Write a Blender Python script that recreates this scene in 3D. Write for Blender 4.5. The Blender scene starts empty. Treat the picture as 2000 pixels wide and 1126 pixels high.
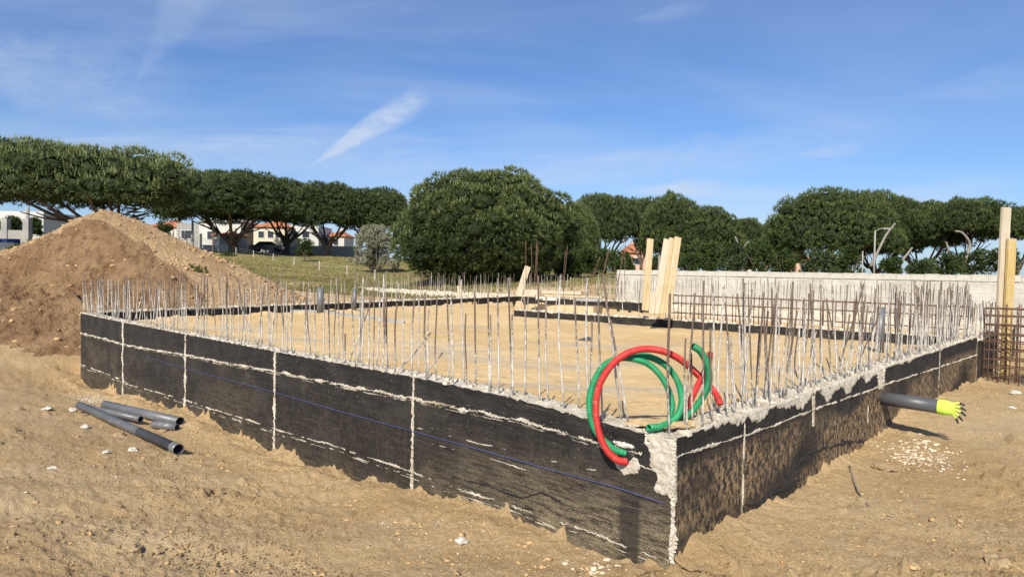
import bpy, math, random
import numpy as np
from mathutils import Vector, Matrix, noise as mnoise
random.seed(7)
rng = np.random.default_rng(7)
R = math.radians
S = bpy.context.scene
COL = S.collection

# ------------------------------------------------------------------ camera, sky, sun
F, HX, CAMZ = 1300.0, 1000.0, 2.0
PIT = math.atan(35 / 1300); ROL = R(0.97)
fwd = Vector((0, math.cos(PIT), -math.sin(PIT)))
up0 = Vector((0, math.sin(PIT), math.cos(PIT))); r0 = Vector((1, 0, 0))
rt = r0 * math.cos(ROL) + up0 * math.sin(ROL)
upv = up0 * math.cos(ROL) - r0 * math.sin(ROL)
CAM = Vector((0, 0, CAMZ))
cd = bpy.data.cameras.new('camera'); cam = bpy.data.objects.new('camera', cd); COL.objects.link(cam)
cd.sensor_width = 36; cd.lens = F / 2000 * 36; cd.clip_end = 3000; cd.clip_start = 0.05
cam.matrix_world = Matrix(((rt.x, upv.x, -fwd.x, CAM.x), (rt.y, upv.y, -fwd.y, CAM.y), (rt.z, upv.z, -fwd.z, CAM.z), (0, 0, 0, 1)))
S.camera = cam
SUN = Vector((0.27, 0.96, -0.80)).normalized()
EL = math.asin(-SUN.z)
sl = bpy.data.lights.new('sun', 'SUN'); sl.energy = 4.6; sl.angle = R(0.5); sl.color = (1, 0.93, 0.80)
so = bpy.data.objects.new('sun', sl); COL.objects.link(so); so.rotation_euler = SUN.to_track_quat('-Z', 'Y').to_euler()
so.location = (-10, -30, 30)
S.view_settings.view_transform = 'Standard'; S.view_settings.look = 'None'; S.view_settings.gamma = 1
S.view_settings.use_curve_mapping = False; S.view_settings.exposure = 0.54
S.render.engine = 'CYCLES'; S.cycles.max_bounces = 5

class N:
    """tiny node helper"""
    def __init__(s, tree): s.t = tree; s.n = tree.nodes; s.l = tree.links
    def new(s, typ, **kw):
        nd = s.n.new(typ)
        for k, v in kw.items():
            if k.startswith('_'): setattr(nd, k[1:], v)
        return nd
    def put(s, sock, v):
        if isinstance(v, bpy.types.NodeSocket): s.l.new(v, sock)
        else: sock.default_value = v
    def math(s, op, a, b=0.0, c=0.0, clamp=False):
        nd = s.n.new('ShaderNodeMath'); nd.operation = op; nd.use_clamp = clamp
        s.put(nd.inputs[0], a); s.put(nd.inputs[1], b); s.put(nd.inputs[2], c); return nd.outputs[0]
    def ramp(s, v, lo, hi, a=0.0, b=1.0):
        nd = s.n.new('ShaderNodeMapRange'); nd.interpolation_type = 'SMOOTHSTEP'
        s.put(nd.inputs[0], v); s.put(nd.inputs[1], lo); s.put(nd.inputs[2], hi); s.put(nd.inputs[3], a); s.put(nd.inputs[4], b); return nd.outputs[0]
    def noise(s, vec, scale, detail=4, rough=0.55, dist=0.0):
        nd = s.n.new('ShaderNodeTexNoise'); s.l.new(vec, nd.inputs['Vector'])
        nd.inputs['Scale'].default_value = scale; nd.inputs['Detail'].default_value = detail
        nd.inputs['Roughness'].default_value = rough; nd.inputs['Distortion'].default_value = dist; return nd.outputs[0]
    def scale(s, vec, xyz, rot=(0, 0, 0), loc=(0, 0, 0)):
        nd = s.n.new('ShaderNodeMapping'); s.l.new(vec, nd.inputs[0])
        nd.inputs['Scale'].default_value = xyz; nd.inputs['Rotation'].default_value = rot; nd.inputs['Location'].default_value = loc; return nd.outputs[0]
    def mix(s, f, a, b, mode='MIX'):
        nd = s.n.new('ShaderNodeMix'); nd.data_type = 'RGBA'; nd.blend_type = mode
        s.put(nd.inputs[0], f)
        for i, v in ((6, a), (7, b)):
            if isinstance(v, bpy.types.NodeSocket): s.l.new(v, nd.inputs[i])
            else: nd.inputs[i].default_value = (*v, 1)
        return nd.outputs[2]
    def sep(s, vec):
        nd = s.n.new('ShaderNodeSeparateXYZ'); s.l.new(vec, nd.inputs[0]); return nd.outputs
    def bump(s, h, strength, dist):
        nd = s.n.new('ShaderNodeBump'); s.l.new(h, nd.inputs['Height'])
        nd.inputs['Strength'].default_value = strength; nd.inputs['Distance'].default_value = dist; return nd.outputs[0]

# world
W = bpy.data.worlds.new('World'); S.world = W; W.use_nodes = True
w = N(W.node_tree); w.n.clear()
wo = w.new('ShaderNodeOutputWorld'); bg = w.new('ShaderNodeBackground'); bg.inputs[1].default_value = 0.077
sk = w.new('ShaderNodeTexSky'); sk.sky_type = 'NISHITA'; sk.sun_disc = False; sk.sun_elevation = EL
sk.sun_rotation = math.atan2(-SUN.x, -SUN.y); sk.air_density = 1.0; sk.dust_density = 0.55; sk.ozone_density = 2.6; sk.altitude = 20
tcw = w.new('ShaderNodeTexCoord').outputs['Generated']
x_, y_, z_ = w.sep(tcw)
zz = w.math('ADD', w.math('MAXIMUM', z_, 0.0), 0.10)
cv = w.new('ShaderNodeCombineXYZ'); w.put(cv.inputs[0], w.math('DIVIDE', x_, zz)); w.put(cv.inputs[1], w.math('DIVIDE', y_, zz))
cvec = cv.outputs[0]
veil = w.noise(w.scale(cvec, (0.22, 0.55, 1), (0, 0, R(25))), 1.3, 6, 0.55, 0.6)
band = w.noise(w.scale(cvec, (0.10, 0.30, 1), (0, 0, R(-20)), (3.1, 1.7, 0)), 1.5, 3, 0.5, 0.3)
fine = w.noise(w.scale(cvec, (0.9, 3.2, 1), (0, 0, R(35)), (0.4, 5, 0)), 2.2, 8, 0.62, 1.0)
veil_m = w.math('MULTIPLY', w.ramp(veil, 0.34, 0.70), w.ramp(band, 0.28, 0.60))
low = w.ramp(z_, 0.02, 0.42, 1.0, 0.45)
cm = w.math('MULTIPLY', w.math('ADD', w.math('ADD', w.math('MULTIPLY', veil_m, 0.80), w.ramp(z_, 0.0, 0.30, 0.14, 0.02)), w.math('MULTIPLY', w.math('MULTIPLY', w.ramp(fine, 0.5, 0.85), veil_m), 0.35)), low)
def wisp(ax, ez, rot, la, lb, amp, seed):
    """one wisp of cirrus around a direction: azimuth tangent ax (x/y), elevation tangent ez"""
    px = w.math('SUBTRACT', w.math('DIVIDE', x_, y_), ax); pz = w.math('SUBTRACT', w.math('DIVIDE', z_, y_), ez)
    c, s_ = math.cos(rot), math.sin(rot)
    n1 = w.noise(w.scale(tcw, (9, 9, 9), (0, 0, 0), (seed, 0, 0)), 1.6, 6, 0.6)
    u = w.math('ADD', w.math('MULTIPLY', px, c), w.math('MULTIPLY', pz, s_))
    v = w.math('ADD', w.math('MULTIPLY', px, -s_), w.math('MULTIPLY', pz, c))
    v = w.math('ADD', v, w.math('MULTIPLY', w.math('SUBTRACT', n1, 0.5), lb * 1.1))
    # taper to the lower end
    wd = w.math('MAXIMUM', w.math('ADD', lb, w.math('MULTIPLY', u, lb / la * 0.9)), 0.002)
    e = w.math('ADD', w.math('POWER', w.math('ABSOLUTE', w.math('DIVIDE', u, la)), 2.0), w.math('POWER', w.math('ABSOLUTE', w.math('DIVIDE', v, wd)), 2.0))
    m = w.ramp(e, 0.0, 1.1, 1.0, 0.0)
    n2 = w.noise(w.scale(tcw, (14, 14, 40), (0, R(-30), 0), (seed, 3, 0)), 2.0, 6, 0.65)
    front = w.math('GREATER_THAN', y_, 0.05)
    return w.math('MULTIPLY', w.math('MULTIPLY', w.math('MULTIPLY', m, w.ramp(n2, 0.22, 0.7, 0.35, 1.0)), amp), front)
wsp = [wisp(-0.220, 0.205, R(33), 0.115, 0.019, 0.78, 1.0), wisp(0.24, 0.125, R(4), 0.085, 0.014, 0.5, 4.0),
       wisp(-0.72, 0.285, R(-8), 0.27, 0.065, 0.30, 7.0), wisp(0.22, 0.385, R(12), 0.07, 0.012, 0.14, 11.0),
       wisp(0.62, 0.12, R(2), 0.16, 0.03, 0.3, 13.0), wisp(-0.50, 0.38, R(62), 0.14, 0.04, 0.16, 17.0),
       wisp(0.47, 0.185, R(8), 0.06, 0.012, 0.25, 19.0), wisp(0.7, 0.29, R(12), 0.14, 0.03, 0.14, 23.0),
       wisp(-0.40, 0.165, R(3), 0.33, 0.035, 0.26, 29.0), wisp(0.25, 0.17, R(8), 0.4, 0.035, 0.22, 31.0)]
for q in wsp: cm = w.math('ADD', cm, q)
cm = w.math('MINIMUM', cm, 0.8)
skc = w.mix(1.0, sk.outputs[0], (0.65, 0.86, 1.18), 'MULTIPLY')
skc = w.mix(cm, skc, (5.4, 6.3, 7.8))
w.l.new(skc, bg.inputs[0]); w.l.new(bg.outputs[0], wo.inputs[0])

# ------------------------------------------------------------------ pixel <-> place helpers (author's survey of the site)
def ray(px, py):
    return rt * ((px - 1000) / F) + upv * (-(py - 563) / F) + fwd
def at(px, py, Y):
    d = ray(px, py); return CAM + d * (Y / d.y)
def atz(px, py, z):
    d = ray(px, py); return CAM + d * ((z - CAMZ) / d.z)
def on_plane(px, py, o, n):
    d = ray(px, py); return CAM + d * ((o - CAM).dot(n) / d.dot(n))

# ------------------------------------------------------------------ numpy noise
_perm = np.random.default_rng(3).random((256, 256))
def vnoise(x, y):
    xi = np.floor(x).astype(np.int64); yi = np.floor(y).astype(np.int64)
    fx = x - xi; fy = y - yi; fx = fx * fx * (3 - 2 * fx); fy = fy * fy * (3 - 2 * fy)
    a = _perm[xi & 255, yi & 255]; b = _perm[(xi + 1) & 255, yi & 255]
    c = _perm[xi & 255, (yi + 1) & 255]; d = _perm[(xi + 1) & 255, (yi + 1) & 255]
    return (a * (1 - fx) + b * fx) * (1 - fy) + (c * (1 - fx) + d * fx) * fy
def fbm(x, y, o=4, g=0.5):
    s = 0; amp = 1; tot = 0
    for i in range(o):
        s = s + amp * (vnoise(x * 2 ** i + 17.3 * i, y * 2 ** i + 9.1 * i) - 0.5); tot += amp; amp *= g
    return s / tot * 2      # about -1..1
def ss(a, b, x): t = np.clip((x - a) / (b - a), 0, 1); return t * t * (3 - 2 * t)

# ------------------------------------------------------------------ object helpers
def tag(o, label=None, cat=None, group=None, kind=None):
    if label: o['label'] = label
    if cat: o['category'] = cat
    if group: o['group'] = group
    if kind: o['kind'] = kind
    return o
def empty(name, loc=(0, 0, 0), rz=0, **kw):
    o = bpy.data.objects.new(name, None); COL.objects.link(o); o.location = loc; o.rotation_euler = (0, 0, rz); o.empty_display_size = .2
    return tag(o, **kw)
def obj(name, me, parent=None, loc=None, rot=None, scale=None, **kw):
    o = bpy.data.objects.new(name, me); COL.objects.link(o)
    if parent: o.parent = parent
    if loc is not None: o.location = loc
    if rot is not None: o.rotation_euler = rot
    if scale is not None: o.scale = scale
    return tag(o, **kw)
def mesh(name, v, f, mats=(), smooth=False, mi=None):
    me = bpy.data.meshes.new(name); me.from_pydata([tuple(p) for p in v], [], f)
    for m in (mats if isinstance(mats, (list, tuple)) else [mats]): me.materials.append(m)
    if mi is not None: me.polygons.foreach_set('material_index', mi)
    if smooth: me.polygons.foreach_set('use_smooth', [True] * len(me.polygons))
    me.update(); return me
def fastmesh(name, v, f, mats, smooth=False, mi=None, attrs=None):
    """v (n,3), f (m,k) arrays with k constant"""
    v = np.asarray(v, np.float32); f = np.asarray(f, np.int32); k = f.shape[1]
    me = bpy.data.meshes.new(name); me.vertices.add(len(v)); me.vertices.foreach_set('co', v.ravel())
    me.loops.add(f.size); me.loops.foreach_set('vertex_index', f.ravel())
    me.polygons.add(len(f)); me.polygons.foreach_set('loop_start', np.arange(0, f.size, k, dtype=np.int32))
    for m in (mats if isinstance(mats, (list, tuple)) else [mats]): me.materials.append(m)
    if mi is not None: me.polygons.foreach_set('material_index', np.asarray(mi, np.int32))
    if smooth: me.polygons.foreach_set('use_smooth', np.ones(len(f), bool))
    me.update(calc_edges=True)
    for nm, a in (attrs or {}).items():
        at_ = me.attributes.new(nm, 'FLOAT', 'POINT'); at_.data.foreach_set('value', np.asarray(a, np.float32))
    return me
class MB:
    def __init__(s): s.v = []; s.f = []; s.m = []
    def add(s, v, f, m=0):
        o = len(s.v); s.v += [Vector(p) for p in v]; s.f += [tuple(i + o for i in q) for q in f]; s.m += [m] * len(f)
    def box(s, c, size, rz=0, m=0, jit=0):
        c = Vector(c); hx, hy, hz = [q / 2 for q in size]; M = Matrix.Rotation(rz, 3, 'Z')
        v = [c + M @ Vector((x * hx + random.uniform(-jit, jit), y * hy + random.uniform(-jit, jit), z * hz + random.uniform(-jit, jit))) for x in (-1, 1) for y in (-1, 1) for z in (-1, 1)]
        s.add(v, [(0, 1, 3, 2), (4, 6, 7, 5), (0, 4, 5, 1), (2, 3, 7, 6), (0, 2, 6, 4), (1, 5, 7, 3)], m)
    def plank(s, a, b, wdt, th, side, m=0):
        """a board from a to b, width along side vector"""
        a, b = Vector(a), Vector(b); ax = (b - a).normalized(); sd = Vector(side); sd = (sd - ax * sd.dot(ax)).normalized(); nn = ax.cross(sd)
        v = [p + sd * (x * wdt / 2) + nn * (y * th / 2) for p in (a, b) for x in (-1, 1) for y in (-1, 1)]
        s.add(v, [(0, 1, 3, 2), (4, 6, 7, 5), (0, 4, 5, 1), (2, 3, 7, 6), (0, 2, 6, 4), (1, 5, 7, 3)], m)
    def tube(s, pts, rad, n=6, m=0, caps=True):
        pts = [Vector(p) for p in pts]
        if not isinstance(rad, (list, tuple)): rad = [rad] * len(pts)
        o = len(s.v); prev = None
        for i, p in enumerate(pts):
            d = (pts[min(i + 1, len(pts) - 1)] - pts[max(i - 1, 0)]).normalized()
            if prev is None:
                a = d.orthogonal().normalized()
            else:
                a = (prev - d * prev.dot(d)).normalized()
            prev = a; b = d.cross(a)
            for k in range(n):
                t = 2 * math.pi * k / n; s.v.append(p + (a * math.cos(t) + b * math.sin(t)) * rad[i])
        for i in range(len(pts) - 1):
            for k in range(n):
                s.f.append((o + i * n + k, o + i * n + (k + 1) % n, o + (i + 1) * n + (k + 1) % n, o + (i + 1) * n + k)); s.m.append(m)
        if caps:
            s.f.append(tuple(o + k for k in reversed(range(n)))); s.m.append(m)
            e = o + (len(pts) - 1) * n; s.f.append(tuple(e + k for k in range(n))); s.m.append(m)
    def mesh(s, name, mats, smooth=False): return mesh(name, s.v, s.f, mats, smooth, s.m)
    def obj(s, name, mats, parent=None, smooth=False, **kw): return obj(name, s.mesh(name, mats, smooth), parent, **kw)
def spline(pts, n=8):
    """Catmull-Rom through 3-D points"""
    P = [Vector(p) for p in pts]; P = [P[0] * 2 - P[1]] + P + [P[-1] * 2 - P[-2]]; out = []
    for i in range(1, len(P) - 2):
        p0, p1, p2, p3 = P[i - 1:i + 3]
        for k in range(n):
            t = k / n; out.append(0.5 * ((2 * p1) + (p2 - p0) * t + (2 * p0 - 5 * p1 + 4 * p2 - p3) * t * t + (3 * p1 - p0 - 3 * p2 + p3) * t ** 3))
    out.append(P[-2]); return out

# ------------------------------------------------------------------ materials
def material(name, fn, rough=0.85, spec=0.3):
    m = bpy.data.materials.new(name); m.use_nodes = True; n = N(m.node_tree); b = n.n['Principled BSDF']
    b.inputs['Roughness'].default_value = rough; b.inputs['Specular IOR Level'].default_value = spec
    tc = n.new('ShaderNodeTexCoord'); fn(n, b, tc); return m
def plain(name, col, var=0.12, rough=0.8, spec=0.3, scale=6, bump=0.15, dirt=None):
    def fn(n, b, tc):
        v = n.noise(tc.outputs['Object'], scale, 5)
        v2 = n.noise(tc.outputs['Object'], scale * 9, 3)
        f = n.math('ADD', n.ramp(v, .3, .7, 1 - var, 1 + var), n.ramp(v2, .3, .7, -var * .5, var * .5))
        c = n.mix(1.0, col, (1, 1, 1), 'MULTIPLY'); cc = n.new('ShaderNodeVectorMath'); cc.operation = 'SCALE'
        n.l.new(c, cc.inputs[0]); n.l.new(f, cc.inputs['Scale'])
        out = cc.outputs[0]
        if dirt: out = n.mix(n.ramp(n.noise(tc.outputs['Object'], scale * 2.3, 6, .65), .52, .72), out, dirt)
        n.l.new(out, b.inputs['Base Color'])
        if bump: n.l.new(n.bump(v2, bump, .01), b.inputs['Normal'])
    return material(name, fn, rough, spec)

def ground_fn(n, b, tc):
    P = tc.outputs['Object']
    A = lambda k: (lambda q: q.outputs['Fac'])(n.new('ShaderNodeAttribute', _attribute_name=k))
    big = n.noise(P, .55, 5, .6); med = n.noise(P, 3.5, 6, .65); fin = n.noise(P, 28, 5, .7); mic = n.noise(P, 130, 3, .7)
    c = n.mix(n.ramp(big, .36, .64), (.585, .40, .205), (.70, .51, .28))
    c = n.mix(n.math('MULTIPLY', n.ramp(med, .45, .72), .4), c, (.49, .315, .155))
    c = n.mix(n.math('MULTIPLY', n.ramp(n.noise(n.scale(P, (1, 1, 1), (0, 0, 0), (7, 3, 1)), 1.3, 5, .6), .5, .68), .6), c, (.63, .44, .215))
    c = n.mix(A('pale'), c, (.76, .565, .325))
    c = n.mix(n.math('MULTIPLY', n.ramp(fin, .56, .72), .8), c, (.33, .20, .10))
    c = n.mix(n.math('MULTIPLY', n.ramp(mic, .62, .72), .45), c, (.70, .56, .38))
    c = n.mix(n.math('MULTIPLY', n.ramp(mic, .44, .34), .6), c, (.24, .145, .075))  # low spots darkened: shade between the grains painted into the soil colour
    # thin grass field: dry and green
    gr = n.mix(n.ramp(n.noise(P, .16, 5, .65), .38, .60), (.34, .25, .105), (.20, .20, .055))
    gr = n.mix(n.math('MULTIPLY', n.ramp(n.noise(P, 1.4, 6, .7), .48, .66), .8), gr, (.30, .22, .105))
    gr = n.mix(n.math('MULTIPLY', n.ramp(n.noise(P, 9, 5, .7), .5, .7), .5), gr, (.075, .09, .025))
    gr = n.mix(n.math('MULTIPLY', n.ramp(n.noise(n.scale(P, (.25, 2.2, 1), (0, 0, R(35))), .5, 5, .7), .62, .70), .8), gr, (.50, .42, .27))
    c = n.mix(A('grass'), c, gr)
    n.l.new(c, b.inputs['Base Color'])
    h = n.math('ADD', n.math('MULTIPLY', fin, .7), n.math('MULTIPLY', mic, .55))
    h = n.math('ADD', h, n.math('MULTIPLY', n.noise(P, 9, 4, .6), .8))
    n.l.new(n.bump(h, 1.0, .055), b.inputs['Normal'])
M_ground = material('soil and grass', ground_fn, .95, .15)

def infill_fn(n, b, tc):
    P = tc.outputs['Object']
    c = n.mix(n.ramp(n.noise(P, .6, 5, .6), .36, .64), (.62, .425, .20), (.70, .51, .27))
    c = n.mix(n.math('MULTIPLY', n.ramp(n.noise(n.scale(P, (.5, 1.8, 1), (0, 0, R(-30))), .7, 6, .6), .52, .66), .7), c, (.47, .40, .30))
    c = n.mix(n.math('MULTIPLY', n.ramp(n.noise(P, 5, 6, .7), .56, .72), .7), c, (.32, .20, .09))
    c = n.mix(n.math('MULTIPLY', n.ramp(n.noise(P, 60, 4, .7), .58, .68), .6), c, (.26, .17, .09))
    n.l.new(c, b.inputs['Base Color'])
    h = n.math('ADD', n.noise(P, 40, 5, .7), n.math('MULTIPLY', n.noise(P, 7, 4, .6), 1.2))
    n.l.new(n.bump(h, .8, .03), b.inputs['Normal'])
M_infill = material('yellow sand', infill_fn, .95, .15)

def heap_fn(n, b, tc):
    P = tc.outputs['Object']
    cut = n.new('ShaderNodeAttribute', _attribute_name='cut').outputs['Fac']
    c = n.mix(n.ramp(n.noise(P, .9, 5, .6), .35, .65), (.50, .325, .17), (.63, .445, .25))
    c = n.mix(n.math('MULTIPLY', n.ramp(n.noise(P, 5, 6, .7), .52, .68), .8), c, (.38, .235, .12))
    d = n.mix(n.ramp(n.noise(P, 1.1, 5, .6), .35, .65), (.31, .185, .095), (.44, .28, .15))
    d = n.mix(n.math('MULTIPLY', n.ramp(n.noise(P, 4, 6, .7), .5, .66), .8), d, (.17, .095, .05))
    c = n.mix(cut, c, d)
    c = n.mix(n.math('MULTIPLY', n.ramp(n.noise(P, 34, 4, .7), .58, .70), .6), c, (.56, .44, .30))
    n.l.new(c, b.inputs['Base Color'])
    h = n.math('ADD', n.noise(P, 22, 5, .75), n.math('MULTIPLY', n.noise(P, 6, 4, .7), 1.4))
    n.l.new(n.bump(h, 1.0, .13), b.inputs['Normal'])
M_heap = material('heaped soil', heap_fn, .95, .15)

def bitumen(name, dust, dusty_near, brown, flip):
    """black bitumen paint brushed on board-marked concrete. local x runs along the wall from its near corner, z down from the top"""
    def fn(n, b, tc):
        P = tc.outputs['Object']; x, y, z = n.sep(P)
        st = n.scale(P, (1.2, 1.2, 9)); stv = n.scale(P, (7, 7, 1.0))
        base = n.mix(n.ramp(n.noise(st, 2.2, 6, .65), .3, .75), (.006, .0055, .0055), (.022, .019, .017))
        base = n.mix(n.math('MULTIPLY', n.ramp(n.noise(P, 2.0, 5, .6), .46, .68), .35), base, (.058, .050, .041))
        brd = n.ramp(n.noise(n.scale(P, (.9, .9, 26)), 1.5, 7, .75), .56, .66)
        base = n.mix(n.math('MULTIPLY', n.math('MULTIPLY', brd, n.ramp(n.noise(n.scale(P, (1, 1, 2), (0, 0, 0), (3, 0, 9)), 1.3, 5, .65), .42, .60)), .75), base, (.15, .125, .088))
        # vertical brush wash
        base = n.mix(n.math('MULTIPLY', n.ramp(n.noise(stv, 1.2, 5, .6), .54, .76), .12), base, (.10, .092, .08))
        base = n.mix(n.math('MULTIPLY', n.ramp(n.noise(P, 120, 4, .85), .60, .70), .35), base, (.34, .29, .21))
        # sandy film towards the corner and the ground
        near = n.math('ADD', n.ramp(x, dusty_near, 0.0, 0.0, 1.0), n.math('MULTIPLY', n.ramp(n.noise(P, .8, 3), .52, .62), .22))
        lowz = n.ramp(z, -.20, -.85, 0.0, 1.0)
        wet = n.math('MULTIPLY', n.math('MULTIPLY', n.ramp(x, .24, .28), n.ramp(x, .46, .40)), n.ramp(z, -.40, -.50)) if flip == 2 else 0.0
        film = n.math('MULTIPLY', n.math('SUBTRACT', 1.0, n.math('MULTIPLY', wet, .8)), n.math('MULTIPLY', n.math('ADD', n.math('MULTIPLY', n.math('MULTIPLY', near, lowz), .9), n.math('MULTIPLY', n.ramp(z, -.85, -1.3), .25)), n.ramp(n.noise(st, 3.5, 8, .8), .38, .60)))
        spk = n.ramp(n.noise(n.scale(P, (1, 1, 1.4)), 85, 6, .85), .44, .58)
        film = n.math('MULTIPLY', film, n.math('ADD', n.math('MULTIPLY', spk, .95), .22))
        base = n.mix(n.math('MULTIPLY', film, dust), base, (.32, .255, .155))
        # brown soil smears (streaky, vertical)
        zone = n.noise(n.scale(P, (.55, .55, 1.1), (0, 0, 0), (2.7, 0, .4)), 1.1, 3, .5)
        sm = n.math('MULTIPLY', n.ramp(zone, .40, .56), n.ramp(n.noise(n.scale(P, (3.2, 3.2, 2.0)), 6.0, 8, .80), .45, .57))
        sm = n.math('MULTIPLY', sm, n.ramp(z, -.16, -.30))
        sm = n.math('MULTIPLY', sm, n.math('ADD', n.math('MULTIPLY', spk, .6), .55))
        base = n.mix(n.math('MULTIPLY', sm, brown, clamp=True) if False else n.math('MULTIPLY', sm, brown), base, (.40, .27, .145))
        # small pale chips and spatter, and long thin scrapes
        chip = n.ramp(n.noise(n.scale(P, (1, 1, 1.5)), 34, 5, .85), .60, .68)
        chipz = n.ramp(n.noise(P, 2.6, 6, .7), .46, .60)
        base = n.mix(n.math('MULTIPLY', chip, n.math('ADD', n.math('MULTIPLY', chipz, .9), .22)), base, (.55, .48, .37))
        sc = n.ramp(n.noise(n.scale(P, (2.2, 2.2, 22)), 1.7, 6, .8), .66, .74)
        base = n.mix(n.math('MULTIPLY', n.math('MULTIPLY', sc, chipz), .8), base, (.42, .37, .29))
        drip = n.ramp(n.noise(n.scale(P, (16, 16, 2.2)), 1.6, 4, .7), .70, .78)
        base = n.mix(n.math('MULTIPLY', drip, .6), base, (.45, .42, .36))
        n.l.new(base, b.inputs['Base Color'])
        n.l.new(n.ramp(n.noise(P, 5, 4), .3, .7, .5, .85), b.inputs['Roughness'])
        h = n.math('ADD', n.noise(st, 6, 6, .7), n.math('MULTIPLY', n.noise(P, 45, 4, .7), .6))
        n.l.new(n.bump(h, .55, .02), b.inputs['Normal'])
    return material(name, fn, .7, .35)
M_bitL = bitumen('black bitumen dusty', 1.15, 3.4, .05, 2)
M_bitR = bitumen('black bitumen smeared with soil', .5, .5, 1.0, 1)
M_bitB = bitumen('black bitumen inner face', .3, .3, .35, 1)

def cement_fn(n, b, tc):
    P = tc.outputs['Object']
    c = n.mix(n.ramp(n.noise(P, 7, 6, .7), .35, .68), (.50, .44, .34), (.76, .70, .59))
    c = n.mix(n.math('MULTIPLY', n.ramp(n.noise(P, 2.2, 5, .6), .54, .70), .55), c, (.42, .31, .185))
    c = n.mix(n.ramp(n.noise(P, 55, 4, .7), .60, .70), c, (.25, .22, .18))
    n.l.new(c, b.inputs['Base Color']); n.l.new(n.bump(n.noise(P, 60, 6, .75), .9, .02), b.inputs['Normal'])
M_cement = material('pale cement', cement_fn, .9, .2)

def rebar_fn(n, b, tc):
    P = tc.outputs['Object']; x, y, z = n.sep(P)
    oi = n.new('ShaderNodeObjectInfo'); rnd = oi.outputs['Random']
    comb = n.new('ShaderNodeVectorMath'); comb.operation = 'ADD'; n.l.new(P, comb.inputs[0]); n.l.new(oi.outputs['Location'], comb.inputs[1])
    v = n.scale(comb.outputs[0], (30, 30, 12))
    th = n.math('ADD', n.math('MULTIPLY', rnd, .85), .20)
    nz = n.math('MULTIPLY', n.math('SUBTRACT', n.noise(v, 2.6, 8, .85), .5), 3.0)
    f = n.ramp(n.math('SUBTRACT', th, n.math('ADD', z, nz)), -.12, .16)
    rust = n.mix(n.noise(v, 3, 3), (.06, .042, .033), (.20, .145, .11))
    cem = n.mix(n.ramp(n.noise(v, 1.5, 5, .7), .35, .65), (.30, .275, .245), (.62, .59, .53))
    n.l.new(n.mix(f, rust, cem), b.inputs['Base Color'])
    n.l.new(n.bump(n.noise(v, 4, 3), .5, .004), b.inputs['Normal'])
M_rebar = material('rusty bar splashed with cement', rebar_fn, .85, .3)
def rust_fn(n, b, tc):
    P = tc.outputs['Object']
    n.l.new(n.mix(n.ramp(n.noise(P, 14, 5, .7), .3, .7), (.06, .036, .026), (.21, .12, .08)), b.inputs['Base Color'])
M_rust = material('rusty steel', rust_fn, .85, .3)

def render_wall_fn(n, b, tc):
    P = tc.outputs['Object']; x, y, z = n.sep(P)
    c = n.mix(n.ramp(n.noise(P, 1.1, 6, .65), .34, .66), (.43, .41, .35), (.565, .545, .475))
    c = n.mix(n.math('MULTIPLY', n.ramp(n.noise(n.scale(P, (1, 1, 6)), 2.2, 6, .7), .52, .70), .5), c, (.42, .39, .34))
    c = n.mix(n.math('MULTIPLY', n.ramp(n.noise(P, .5, 4, .6), .50, .68), n.ramp(z, -.9, -1.5)), c, (.50, .43, .35))
    n.l.new(c, b.inputs['Base Color'])
    h = n.math('ADD', n.noise(n.scale(P, (1, 1, 8)), 3, 6, .7), n.noise(P, 25, 4, .7))
    n.l.new(n.bump(h, .8, .04), b.inputs['Normal'])
M_render = material('pale rough render', render_wall_fn, .9, .2)

def wood(name, col, col2):
    def fn(n, b, tc):
        P = tc.outputs['Object']
        g = n.noise(n.scale(P, (26, 26, 1.6)), 1.4, 5, .65)
        c = n.mix(n.ramp(g, .3, .7), col, col2)
        c = n.mix(n.math('MULTIPLY', n.ramp(n.noise(P, 3.0, 5, .6), .5, .7), .6), c, (.50, .46, .38))
        c = n.mix(n.ramp(n.noise(P, 30, 3, .7), .66, .72), c, (.12, .08, .05))
        n.l.new(c, b.inputs['Base Color']); n.l.new(n.bump(g, .4, .01), b.inputs['Normal'])
    return material(name, fn, .8, .25)
M_wood = wood('weathered board', (.38, .28, .145), (.54, .43, .26))
M_woodpale = wood('pale board', (.42, .345, .235), (.54, .46, .34))
M_woodyel = wood('yellow board', (.42, .29, .10), (.54, .40, .17))
M_pvc = plain('grey pvc', (.115, .12, .13), .12, .42, .5, 5, .03, (.24, .22, .19))
M_pvcd = plain('dark grey pvc', (.075, .078, .085), .08, .45, .5, 5, .03)
M_pipein = plain('dark pipe inside', (.05, .05, .055), .1, .7, .3, 5, 0)
M_red = plain('red plastic duct', (.52, .028, .026), .12, .5, .4, 12, .03, (.46, .13, .08))
M_green = plain('green plastic duct', (.014, .24, .095), .12, .5, .4, 12, .03, (.10, .28, .14))
M_lime = plain('lime knitted glove', (.55, .80, .10), .08, .85, .2, 40, .4)
M_black = plain('black rubber', (.018, .018, .02), .1, .7, .4, 20, .2)
M_blue = plain('blue twine', (.07, .09, .26), .1, .8, .2, 20, 0)
M_stonew = plain('whitish stone', (.58, .54, .47), .2, .9, .2, 22, .8)
M_stoneb = plain('tan stone', (.36, .26, .15), .22, .95, .15, 14, .9, (.24, .16, .09))
M_clod = plain('soil clod', (.43, .285, .145), .2, .95, .1, 3, .8)
M_crumb = plain('pale mortar crumbs', (.56, .47, .34), .2, .95, .1, 3, .8)
M_bark = plain('pine bark', (.14, .105, .08), .35, .95, .15, 3.5, .9)
M_barkpale = plain('pale dead wood', (.25, .22, .185), .2, .95, .15, 3.5, .8)
M_white = plain('white house paint', (.50, .49, .465), .06, .9, .2, 1.2, .1)
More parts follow.
